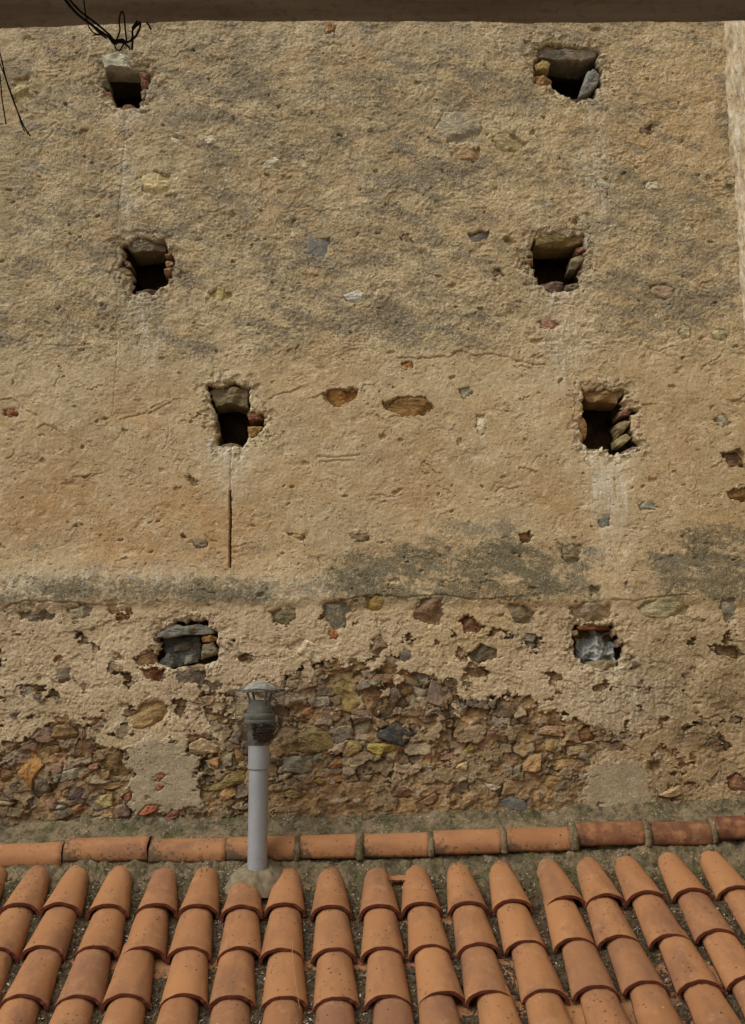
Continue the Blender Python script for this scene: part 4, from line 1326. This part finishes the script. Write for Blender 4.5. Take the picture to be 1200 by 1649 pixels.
# deck under the tiles
xs = np.linspace(-3.3, 2.6, 60)
ss = np.linspace(-0.2, 2.5, 20)
co2 = [roof_pt(x, s, -0.075) for s in ss for x in xs]
rlink('roof_deck', mesh_np('roof_deck', np.array([tuple(c) for c in co2]), grid_quads(60, 20, True)), M_MOSS)


def barrel(name, L, w0, w1, h0, h1, thick, seed, nseg=20, nl=14, up=True, arc=1.0, ragged=0.0):
    """half-barrel tile: y runs down its length from 0 to L, crest along +z"""
    co, q, mi, dirt = [], [], [], []
    g = np.random.default_rng(seed)
    for layer in (0, 1):
        for j in range(nl + 1):
            t = j / nl
            hw = w0 + (w1 - w0) * t - layer * thick
            hh = h0 + (h1 - h0) * t - layer * thick
            for k in range(nseg + 1):
                a = math.pi * (0.5 + (k / nseg - 0.5) * arc)
                n1 = 0.0022 * float(perlin(np.array([k * 0.35]), np.array([t * 4 + layer * 0.0]), seed)[0])
                e = 0.0
                if j == nl:
                    e = 0.004 * float(perlin(np.array([k * 0.5]), np.array([3.3]), seed + 5)[0])
                if j == 0:
                    e = ragged * float(perlin(np.array([k * 0.6]), np.array([7.7]), seed + 6)[0])
                flat = 0.92
                ca, sa = math.cos(a), math.sin(a)
                x = -hw * ca
                zz = hh * (sa ** flat if sa > 0 else sa)
                lipb = 0.0045 * max(0, (t - 0.94) / 0.06)
                co.append((x * (1 + n1 * 6), L * t + e, (zz + n1 + lipb) if up else -(zz + n1)))
                dirt.append((0.32 * abs(ca) ** 5 + 0.06, 0, 0, 1))
    W = nseg + 1
    O = (nl + 1) * W
    for j in range(nl):
        for k in range(nseg):
            q.append((j * W + k, j * W + k + 1, (j + 1) * W + k + 1, (j + 1) * W + k)); mi.append(0)
            q.append((O + j * W + k, O + (j + 1) * W + k, O + (j + 1) * W + k + 1, O + j * W + k + 1)); mi.append(0)
    for k in range(nseg):
        q.append((nl * W + k, nl * W + k + 1, O + nl * W + k + 1, O + nl * W + k)); mi.append(1)
        q.append((k, O + k, O + k + 1, k + 1)); mi.append(1)
    for j in range(nl):
        q.append((j * W, (j + 1) * W, O + (j + 1) * W, O + j * W)); mi.append(1)
        q.append((j * W + nseg, O + j * W + nseg, O + (j + 1) * W + nseg, (j + 1) * W + nseg)); mi.append(1)
    me = bpy.data.meshes.new(name)
    me.from_pydata(co, [], q)
    me.materials.append(M_TILE)
    me.materials.append(M_TILE_EDGE)
    me.polygons.foreach_set('material_index', np.array(mi, np.int32))
    me.polygons.foreach_set('use_smooth', np.array([m == 0 for m in mi], bool))
    me.update()
    return me, dirt


def tile_mesh(*a, topdirt=0.0, sidek=1.0, dark=0.0, **k):
    me, dirt = barrel(*a, **k)
    co_ = np.zeros(len(me.vertices) * 3, np.float32)
    me.vertices.foreach_get('co', co_)
    y = co_.reshape(-1, 3)[:, 1]
    L = a[1]
    d = np.array(dirt, np.float32)
    d[:, 0] = d[:, 0] * sidek + topdirt * np.clip(1 - y / (0.35 * L), 0, 1)
    d[:, 1] = dark
    add_attr(me, 'dirt', d)
    return me


COVERS = [tile_mesh('cover_tile', 0.42, 0.072, 0.1010, 0.059, 0.081, 0.0155, 600 + i * 11) for i in range(6)]
TOPS = [tile_mesh('cover_tile', 0.44, 0.058, 0.1010, 0.053, 0.081, 0.0155, 700 + i * 11, topdirt=0.72, ragged=0.012) for i in range(4)]
CHANNELS = [tile_mesh('channel_tile', 0.41, 0.084, 0.076, 0.042, 0.038, 0.011, 800 + i * 11, up=False, arc=0.92) for i in range(3)]


def place_tile(name, me, x, s, h0, tilt, yaw, roll=0.0):
    o = bpy.data.objects.new(name, me)
    COL.objects.link(o)
    p = roof_pt(x, s, h0)
    down = Vector((YAW, -math.cos(TH), -math.sin(TH))).normalized()
    slope_r = (float(rise(x + 0.1)) - float(rise(x - 0.1))) / 0.2
    # columns: local x -> -X, local y -> down the slope, local z -> normal of the roof
    nrm = Vector((0, -math.sin(TH), math.cos(TH)))
    m = Matrix((down.cross(nrm), down, nrm)).transposed()
    e = Matrix.Rotation(math.atan(slope_r), 3, 'Y') @ m @ Matrix.Rotation(yaw, 3, 'Z') @ Matrix.Rotation(tilt, 3, 'X') @ Matrix.Rotation(roll, 3, 'Y')
    o.parent = roof
    o.matrix_parent_inverse = RM
    o.rotation_euler = e.to_euler()
    o.location = p
    return o


cols = list(range(-9, 10))
for k in cols:
    x0 = -0.183 + PITCH_X * k
    wob = rng.normal(0, 0.006)
    yaw0 = rng.normal(0, 0.008)
    for r in range(5):
        lip = 0.354 + ROW * r + rng.normal(0, 0.006)
        L = 0.44 if r == 0 else 0.42
        me = TOPS[rng.integers(0, 4)] if r == 0 else COVERS[rng.integers(0, 6)]
        place_tile('cover_tile', me, x0 + wob + rng.normal(0, 0.006) + YAW * (lip - L - 0.386), lip - L, 0.004, -0.006 + rng.normal(0, 0.004) if r else 0.008, yaw0 + rng.normal(0, 0.018), rng.normal(0, 0.02))
    if -9 <= k < 9:
        for r in range(5):
            place_tile('channel_tile', CHANNELS[rng.integers(0, 3)], x0 + PITCH_X / 2 + rng.normal(0, 0.003) + YAW * (ROW * r - 0.386), 0.34 + ROW * r - 0.36, 0.024, -0.022, rng.normal(0, 0.01))

# ridge tiles bedded along the wall: (left, right, upper edge, lower edge) of each in the survey
RIDGE = [(-190, -84, 1365, 1396), (-80, 97, 1363, 1392), (100, 236, 1352, 1387), (238, 362, 1353, 1387), (362, 476, 1350, 1388), (481, 575, 1347, 1384), (584, 692, 1345, 1384), (698, 810, 1340, 1382),
         (816, 922, 1336, 1382), (932, 1042, 1327, 1376), (1051, 1152, 1326, 1374), (1156, 1262, 1317, 1370), (1266, 1380, 1315, 1368)]
for i, (u0, u1, va, vb) in enumerate(RIDGE):
    a = at_y(u0, vb, 0.0)
    b = at_y(u1, vb, 0.0)
    topz = at_y((u0 + u1) / 2, va, 0.05).z
    L = b.x - a.x
    rad = 0.08
    dk = 0.0 if i < 8 else [0.1, 0.75, 0.8, 0.95, 0.9][i - 8]
    me = tile_mesh('ridge_tile', L, rad * 0.97, rad, rad * 1.0, rad * 1.04, 0.012, 900 + i * 7, nseg=22, sidek=1.0, topdirt=0.35, dark=dk)
    dd_ = np.zeros(len(me.vertices) * 4, np.float32)
    me.attributes['dirt'].data.foreach_get('color', dd_)
    dd_[0::4] += 0.10 + (0.08 if i in (2, 3, 4) else 0)
    me.attributes['dirt'].data.foreach_set('color', dd_)
    o = rlink('ridge_tile', me, [])
    nx_ = Vector((1, 0, (rng.normal(0, 0.006) + 0.012))).normalized()
    up_ = Vector((0, -0.36, 1)).normalized()
    up_ = (up_ - nx_ * up_.dot(nx_)).normalized()
    side = nx_.cross(up_)
    m = Matrix((side, nx_, up_)).transposed()
    o.rotation_euler = m.to_euler()
    o.location = (a.x, 0.088, at_y((u0 + u1) / 2, va - 2, 0.088).z - 0.08)
    if dk > 0.5:
        o['label'] = 'soot darkened ridge tile'

# mossy mortar: fillet above the ridge tiles, joints, and the bed below them
xs = np.arange(-2.6, 2.35, 0.006)
uv_x = np.array([600 + F * x / 5.4 for x in xs])
va_pts = np.array([((r[0] + r[1]) / 2, r[2]) for r in RIDGE])
va_x = np.interp(uv_x, va_pts[:, 0], va_pts[:, 1])
ztop = np.array([at_y(600, v, WY).z for v in va_x - 36])
zbot = np.array([at_y(600, v - 2, 0.088).z for v in va_x])
nt = 44
T = np.linspace(0, 1, nt)
fx = np.tile(xs, (nt, 1))
tt = np.tile(T[:, None], (1, len(xs)))
edge_n = 0.022 * perlin(fx * 7, tt * 0 + 3, 501) + 0.012 * perlin(fx * 22, tt * 0 + 3, 502)
z0 = ztop + edge_n
z1 = zbot + 0.001 + 0.005 * perlin(fx * 11, tt * 0 + 8, 503) - 0.012 * sstep(0.93, 1.0, tt)
fz = z0 + (z1 - z0) * tt
prof_y = (WY + 0.01) - 0.118 * tt ** 0.85 + 0.012 * np.sin(np.pi * tt) + 0.008 * perlin(fx * 9, tt * 0 + 5, 504) * tt
rough_ = 0.010 * fbm(fx * 14, fz * 20, 505, 4, 0.62) + 0.004 * fbm(fx * 60, fz * 60, 507, 3, 0.65)
fy = prof_y - rough_ * (0.4 + 0.6 * np.sin(np.pi * np.clip(tt, 0, 1)))
rlink('mortar_fillet', mesh_np('mortar_fillet', np.stack([fx, fy, fz], -1).reshape(-1, 3), grid_quads(len(xs), nt, True)), M_MOSS)

# mortar joints between ridge tiles and the bed they sit on
for i in range(len(RIDGE) - 1):
    u = (RIDGE[i][1] + RIDGE[i + 1][0]) / 2
    gapw = RIDGE[i + 1][0] - RIDGE[i][1]
    if gapw < 4:
        continue
    p = Vector((at_y(u, RIDGE[i][3], 0.0).x, 0, (at_y(u, (RIDGE[i][2] + RIDGE[i + 1][2]) / 2 - 2, 0.088).z) - 0.08))
    mb = MB()
    pts = []
    for a_ in np.linspace(-0.35, 2.6, 26):
        rr = 0.079 + random.uniform(-0.003, 0.003)
        pts.append((p.x + random.uniform(-0.002, 0.002), 0.088 - rr * math.cos(a_), p.z + rr * math.sin(a_)))
    mb.tube(pts, [0.010 + 0.0012 * gapw * random.uniform(0.7, 1.2) for _ in pts], 8)
    o = mb.build('mortar_joint', M_MOSS, None)
    o.parent = roof
    o.matrix_parent_inverse = RM

ssn = np.arange(-0.14, 0.17, 0.006)
fx, fs = np.meshgrid(xs, ssn)
hgt = 0.078 - 0.065 * sstep(-0.06, 0.04, fs + 0.03 * perlin(fx * 9, fs * 9, 520)) + 0.014 * fbm(fx * 12, fs * 12, 521, 4, 0.62) + 0.005 * fbm(fx * 50, fs * 50, 525, 3)
hgt -= 0.08 * sstep(0.08, 0.15, fs)
base = ZC - COVER_H - 0.012
by = -fs * math.cos(TH) - hgt * math.sin(TH)
bz = base + rise(fx) - fs * math.sin(TH) + hgt * math.cos(TH)
rlink('mortar_bed', mesh_np('mortar_bed', np.stack([fx, by, bz], -1).reshape(-1, 3), grid_quads(len(xs), len(ssn), True)), M_MOSS)

# broken bits of tile wedged into the bed
for k in range(-8, 10):
    if rng.random() < 0.14:
        x = -0.183 + PITCH_X * (k + 0.5) + rng.normal(0, 0.02)
        me = tile_mesh('tile_shard', 0.06, 0.07, 0.08, 0.024, 0.026, 0.012, 1200 + k * 5, up=False, arc=rng.uniform(0.35, 0.8), ragged=0.03, topdirt=0.9, sidek=2.5)
        place_tile('tile_shard', me, x, rng.uniform(0.0, 0.035), rng.uniform(0.05, 0.066), 0.1, rng.normal(0, 0.12), rng.normal(0, 0.1))

# ------------------------------------------------------------------ leaf litter in the channels
lv, lq, lc = [], [], []
C1 = np.array(srgb(92, 80, 60)[:3])
C2 = np.array(srgb(58, 48, 36)[:3])
C3 = np.array(srgb(88, 84, 54)[:3])
base_i = 0
for k in range(-9, 9):
    x0 = -0.183 + PITCH_X * (k + 0.5)
    gx_ = np.linspace(-0.095, 0.095, 26)
    gs_ = np.arange(0.0, 2.05, 0.0085)
    ax, as_ = np.meshgrid(gx_, gs_)
    X = x0 + ax + YAW * (as_ - 0.386)
    amount = fbm(X * 1.6, as_ * 2.6, 540, 2)
    rowph = ((as_ - 0.386) / ROW) % 1.0
    hh = -0.002 + 0.022 * np.clip(amount, -0.8, 0.8) - 0.012 * sstep(0.35, 0.9, as_) * sstep(-0.3, 0.3, x0) + 0.008 * (1 - rowph) + 0.042 * (1 - np.sqrt(np.clip(1 - (ax / 0.095) ** 2, 0, 1))) * 0.9
    hh = hh + 0.008 * fbm(X * 30, as_ * 30, 541, 4, 0.65) + 0.012 * sstep(0.25, 0.05, as_)
    P = np.stack([X, -as_ * math.cos(TH) - hh * math.sin(TH), base + rise(X) - as_ * math.sin(TH) + hh * math.cos(TH)], -1)
    lv.append(P.reshape(-1, 3))
    lq.append(grid_quads(26, len(gs_), True) + base_i)
    base_i += P.shape[0] * P.shape[1]
    m = (0.5 + 0.5 * fbm(X * 25, as_ * 25, 545, 3))[..., None]
    g3 = sstep(0.3, 0.08, as_)[..., None] * 0.6
    cc = (C1 * m + C2 * (1 - m)) * (1 - g3) + C3 * g3
    lc.append(np.concatenate([cc, np.ones(cc.shape[:2] + (1,))], -1).reshape(-1, 4))
    # loose bits: leaf scraps, twigs, pale grains
    nb = 1500
    bs = rng.uniform(0.01, 1.9, nb)
    bx = rng.normal(0, 0.034, nb).clip(-0.07, 0.07)
    am = fbm(x0 + bx * 1.6, bs * 2.6, 540, 2)
    for s_, dx in zip(bs, bx):
        i = int(s_ / 0.0085)
        j = int((dx + 0.095) / 0.19 * 25)
        pc = P[min(i, len(gs_) - 1), j]
        ang = rng.uniform(0, 6.28)
        ln = rng.uniform(0.003, 0.009)
        wd = rng.uniform(0.0018, 0.0045) if rng.random() < 0.7 else 0.0012
        if wd < 0.002:
            ln *= 2.4
        t = np.array([math.cos(ang), -math.sin(ang) * math.cos(TH), -math.sin(ang) * math.sin(TH)])
        nrm = np.array([rng.normal(0, 0.5), -math.sin(TH) + rng.normal(0, 0.5), math.cos(TH)])
        nrm /= np.linalg.norm(nrm)
        t -= nrm * t.dot(nrm)
        t /= np.linalg.norm(t)
        b_ = np.cross(nrm, t)
        c0 = pc + nrm * rng.uniform(0.001, 0.006)
        lv.append(np.array([c0 - t * ln - b_ * wd, c0 + t * ln * 0.9 - b_ * wd * 0.6, c0 + t * ln + b_ * wd, c0 - t * ln * 0.8 + b_ * wd]))
        lq.append(np.array([[0, 1, 2, 3]]) + base_i)
        base_i += 4
        q_ = rng.random()
        colr = srgb(*((86, 70, 50) if q_ < .35 else (58, 48, 38) if q_ < .66 else (116, 96, 70) if q_ < .84 else (146, 128, 98) if q_ < .92 else (78, 78, 46) if q_ < .965 else (176, 170, 156)))
        lc.append(np.array([colr] * 4))
me = mesh_np('leaf_litter', np.concatenate(lv), np.concatenate(lq))
add_attr(me, 'tint', np.concatenate(lc))
o = link('leaf_litter', me, M_LITTER)
tag(o, 'dark leaf litter and grit lying in the channels between the roof tiles', 'leaf litter', kind='stuff')

# ------------------------------------------------------------------ vent pipe
PY = -0.055
px0 = at_y(414.5, 1400, PY)
sc_px = (at_y(514.5, 1300, PY).x - at_y(414.5, 1300, PY).x) / 100.0


def pz(v):
    return at_y(414, v, PY).z


vent = empty('vent_pipe', (px0.x, PY, pz(1404)))
tag(vent, 'grey plastic vent pipe with a domed cowl standing in front of the wall', 'vent pipe')


def lath(name, prof, mat, n=40, wob=None, dx=0.0):
    mb = MB()
    mb.lathe(px0.x + dx, PY, [(r * sc_px, pz(v)) for r, v in prof], n, wob)
    return mb.build(name, mat, vent)


lath('pipe', [(15.8, 1432), (15.8, 1238)], M_PVC)
lath('sleeve', [(15.6, 1239), (17.2, 1238.5), (17.4, 1237), (17.2, 1190)], M_PVC)
lath('collar', [(17.3, 1200), (18.2, 1199), (18.6, 1196), (19.0, 1178), (20.5, 1170), (24.5, 1166), (25.5, 1164), (25.5, 1159), (24.6, 1158.4), (25.5, 1157.6), (25.5, 1151), (24, 1149), (19.6, 1148.5)], M_PVC_DIRTY)
lath('throat', [(19.4, 1149), (19.4, 1146), (18.9, 1145), (18.7, 1128), (17.4, 1127.4), (17.2, 1150), (0.5, 1150)], M_PVC_DIRTY)
w_ = lambda a, j: (sc_px * 0.9 * math.sin(5 * a + 1) * (j > 2), sc_px * 0.8 * math.sin(7 * a + 2) * (j > 2))
lath('cowl_cap', [(0.3, 1096), (4, 1096.4), (12, 1099), (20, 1103), (26, 1107.5), (28.5, 1111), (28.5, 1114), (26, 1115), (18, 1111), (0.3, 1107)], M_CAP, 48, w_)
mb = MB()
mb.tube([(px0.x + math.cos(a_) * 40 * sc_px, PY + math.sin(a_) * 40 * sc_px, pz(1110.5 + 0.8 * math.sin(5 * a_))) for a_ in np.linspace(0, 2 * math.pi, 61)], 1.5 * sc_px, 7, caps=False, jitter=0.25)
mb.build('guard_ring', M_PVC_DIRTY, vent)
for a_ in (35, 125, 215, 305):
    ca, sa = math.cos(R(a_)), math.sin(R(a_))
    mb = MB()
    pts = [(px0.x + ca * r * sc_px, PY + sa * r * sc_px, pz(v)) for r, v in [(18.2, 1131), (19, 1125), (22, 1118), (25, 1111)]]
    mb.tube(catmull(pts, 4), 2.1 * sc_px, 6)
    mb.build('strut', M_PVC_DIRTY, vent)
mb = MB()
gp = [(27, 1110), (40.5, 1111), (40.2, 1130), (39.8, 1150), (38, 1162), (31, 1178), (24, 1190), (20, 1197)]
NW = 60
for k in range(NW):
    a_ = 2 * math.pi * k / NW
    mb.tube([(px0.x + math.cos(a_) * r * sc_px, PY + math.sin(a_) * r * sc_px, pz(v)) for r, v in gp], 0.0006, 4, caps=False)
for v in np.arange(1114, 1196, 4.2):
    r = np.interp(v, [g[1] for g in gp], [g[0] for g in gp])
    mb.tube([(px0.x + math.cos(a_) * r * sc_px, PY + math.sin(a_) * r * sc_px, pz(v)) for a_ in np.linspace(0, 2 * math.pi, 49)], 0.0006, 4, caps=False)
mb.build('wire_guard', M_WIRE, vent)
# dark lumpy patch between guard and collar, right-hand front
na, nv = 40, 26
ga, gv = np.meshgrid(np.linspace(R(-112), R(-8), na), np.linspace(1163, 1198, nv))
edge_d = np.minimum(np.minimum(ga - R(-112), R(-8) - ga) / R(40), np.minimum(gv - 1163, 1198 - gv) / 12)
rg = np.interp(gv, [g[1] for g in gp], [g[0] for g in gp])
lump = sstep(-0.1, 0.7, edge_d + 0.7 * fbm(ga * 3, gv * 0.12, 640, 3, 0.65))
rr = 17.0 + (np.maximum(rg - 1.5, 19) - 17.0) * lump + 1.2 * fbm(ga * 12, gv * 0.5, 643, 2)
dp = np.stack([px0.x + np.cos(ga) * rr * sc_px, PY + np.sin(ga) * rr * sc_px, np.vectorize(pz)(gv)], -1)
link('dark_clump', mesh_np('dark_clump', dp.reshape(-1, 3), grid_quads(na, nv)), M_CLUMP, vent)

# mortar cone at the foot of the pipe (belongs to the roof)
nr, na = 26, 72
co3, q3 = [], []
for j in range(nr):
    t = j / (nr - 1)
    for k in range(na):
        a_ = 2 * math.pi * k / na
        r = 0.042 + t * (0.098 + 0.03 * math.sin(a_ * 2 + 0.6) + 0.022 * float(perlin(np.array([math.cos(a_) * 2]), np.array([math.sin(a_) * 2]), 610)[0]))
        x = px0.x + 0.004 + r * math.cos(a_) * 1.02
        y = PY + r * math.sin(a_) * 1.15
        zt = base + float(rise(x)) + (y * math.tan(TH)) + 0.104 - 0.085 * t ** 1.9
        zt += 0.013 * float(fbm(np.array([x * 20]), np.array([y * 20]), 612, 3)[0]) * (0.3 + t)
        co3.append((x, y, zt))
for j in range(nr - 1):
    for k in range(na):
        k2 = (k + 1) % na
        q3.append((j * na + k, j * na + k2, (j + 1) * na + k2, (j + 1) * na + k)[::-1])
rlink('mortar_collar', mesh_np('mortar_collar', np.array(co3), np.array(q3)), M_CEMENT)

# ------------------------------------------------------------------ dry straws on the tiles
def straw(pts, label, h=0.012):
    mb = MB()
    P = []
    for u, v, hh in pts:
        # on the plane of the tile crests
        best = None
        for s in np.linspace(0, 1.9, 400):
            p = roof_pt(0, s, COVER_H + 0.012 + hh)
            x = at_y(u, v, p.y)
            if best is None or abs(x.z - float(rise(x.x)) - p.z) < best[0]:
                best = (abs(x.z - float(rise(x.x)) - p.z), x)
        P.append(best[1])
    mb.tube(catmull(P, 8), [0.0016 - 0.0008 * i / (len(P) * 8 - 7) for i in range((len(P) - 1) * 8 + 1)], 6)
    o = mb.build('dry_straw', M_STRAW)
    tag(o, label, 'straw', 'dry straws on the roof tiles')


straw([(472, 1514, .03), (471, 1535, .025), (474, 1565, .03), (479, 1600, .025), (483, 1624, .005)], 'long pale dry straw lying down the slope below the vent pipe')
straw([(338, 1644, .006), (352, 1634, .02), (372, 1624, .03), (392, 1619, .02)], 'thin curved dry straw lying across the gap between two tiles')

# ------------------------------------------------------------------ the eave overhead, near the camera
ed = [(-700, 74), (-300, 62), (0, 50), (60, 46), (150, 43), (260, 37.5), (420, 36.5), (560, 36.5), (700, 38), (900, 38.5), (1050, 38), (1200, 36.5), (1500, 36), (1900, 36)]
EY = CY + 1.6
exs = np.arange(-2.0, 2.0, 0.004)
eu = np.array([p[0] for p in ed])
ez = np.array([at_y(600, p[1], EY).z for p in ed])
exx = np.array([at_y(p[0], p[1], EY).x for p in ed])
zedge = np.interp(exs, exx, ez) + 0.0012 * perlin(exs * 40, exs * 0, 700) + 0.0008 * perlin(exs * 110, exs * 0, 701)
ysl = [(0.0, 0.16), (0.0, 0.05), (0.001, 0.012), (-0.001, 0.004), (-0.004, 0.0)] + [(-d_, 0.0) for d_ in np.linspace(0.008, 0.30, 60)] + [(-d_, 0.0) for d_ in np.linspace(0.35, 1.4, 15)] + [(-1.4, 0.16), (0.0, 0.16)]
rowsv = []
for j, (dy_, dz_) in enumerate(ysl):
    und = 1.0 if 4 <= j < len(ysl) - 2 else 0.0
    flat_ = math.exp(dy_ * 3.0) if und else 1.0
    zz = zedge * 1.0 + dz_ + und * 0.002 * fbm(exs * 6, np.full_like(exs, dy_ * 26), 705, 3) if und else zedge + dz_
    rowsv.append(np.stack([exs, np.full_like(exs, EY + dy_) + 0.003 * perlin(exs * 9, exs * 0 + 1, 703), zz], -1))
ev = np.concatenate(rowsv)
n = Nodes('dark_weathered_eave', 0.95, 0.1)
f1 = n.noise(3, 5, 0.65, n.scale(n.pos, (1, 9, 1)))
c = n.mix(n.ramp(f1, 0.35, 0.68), srgb(152, 140, 126), srgb(128, 117, 104))
c = n.mix(n.math('MULTIPLY', n.ramp(n.noise(60, 4, 0.7), 0.5, 0.7), 0.4), c, srgb(90, 78, 66))
M_EAVE = n.done(c, n.bump(n.math('ADD', n.noise(70, 5, 0.7), f1), 0.006, 0.8))
o = link('eave_slab', mesh_np('eave_slab', ev, grid_quads(len(exs), len(ysl), True)), M_EAVE)
tag(o, 'dark brown weathered eave slab crossing above the wall with cables hanging below it', 'eave', kind='thing')

# ------------------------------------------------------------------ cables hanging from the eave
KY = CY + 1.42


def cab(pts, dy=0.0):
    return catmull([at_y(u, v, KY + dy + (p[0] if p else 0)) for u, v, *p in pts], 8)


bund = empty('cable_bundle', at_y(150, 30, KY))
tag(bund, 'black cable bundle knotted and looped below the eave', 'cables')
px_m = 1.42 / F


def cable(pts, r, parent=None, name='cable', dy=0.0):
    mb = MB()
    mb.tube(cab(pts, dy), r * px_m, 8, jitter=0.05)
    return mb.build(name, M_CABLE, parent)


cable([(78, -34), (104, -2), (122, 20), (142, 36), (160, 49), (176, 60), (186, 66)], 2.3, bund)
cable([(84, -34), (110, -3), (128, 17), (146, 31), (164, 45), (178, 58), (184, 68)], 1.9, bund, dy=0.004)
cable([(80, -36), (106, 2), (126, 24), (144, 37), (158, 51), (172, 62)], 1.5, bund, dy=-0.004)
cable([(133, -20), (135, 0), (138, 22), (142, 40), (148, 50), (158, 56), (166, 54), (150, 57)], 1.2, bund)
cable([(186, 68), (193, 50), (192, 32), (196, 19), (200, 26), (202, 48), (204, 66)], 1.5, bund)
cable([(184, 68), (204, 68), (213, 62), (214, 48), (222, 40), (226, 36), (225, 46), (219, 58), (214, 64), (213, 80)], 1.9, bund)
cable([(184, 70), (188, 80), (194, 80), (200, 70), (204, 72), (210, 80), (206, 74), (196, 68)], 1.4, bund)
cable([(176, 60), (184, 70), (194, 66), (202, 70), (198, 64), (188, 66)], 2.4, bund, 'cable_tie')
cable([(213, 46), (219, 38), (221, 34)], 2.2, bund, 'cable_end')
o = cable([(-14, 55), (0, 86), (10, 128), (24, 168), (38, 202), (49, 219)], 1.3, None, 'hanging_cable')
tag(o, 'longest thin black cable hanging in front of the upper left of the wall', 'cable', 'thin cables hanging at the left edge')
o = cable([(-10, 80), (2, 108), (14, 138), (26, 172), (34, 198), (40, 212)], 1.0, None, 'hanging_cable', dy=0.006)
tag(o, 'thin black cable running just inside the longest hanging one and ending higher', 'cable', 'thin cables hanging at the left edge')
o = cable([(-6, 100), (0, 122), (3, 155), (7, 182), (10, 200)], 1.1, None, 'hanging_cable')
tag(o, 'short black cable hanging nearly straight down at the left edge', 'cable', 'thin cables hanging at the left edge')
o = cable([(236, 36), (240, 41), (243, 47)], 1.6, None, 'cable_stub')
tag(o, 'tiny black cable stub poking out under the eave right of the bundle', 'cable')

# ------------------------------------------------------------------ ground of the yard far below
g = 60
gx, gy = np.meshgrid(np.linspace(-200, 200, g), np.linspace(-200, 200, g))
me = mesh_np('ground', np.stack([gx, gy, np.full_like(gx, -5.0)], -1).reshape(-1, 3), grid_quads(g, g))
o = link('ground', me, mat_simple('yard_ground', srgb(128, 116, 98), srgb(104, 94, 80), 2))
tag(o, None, None, kind='structure')
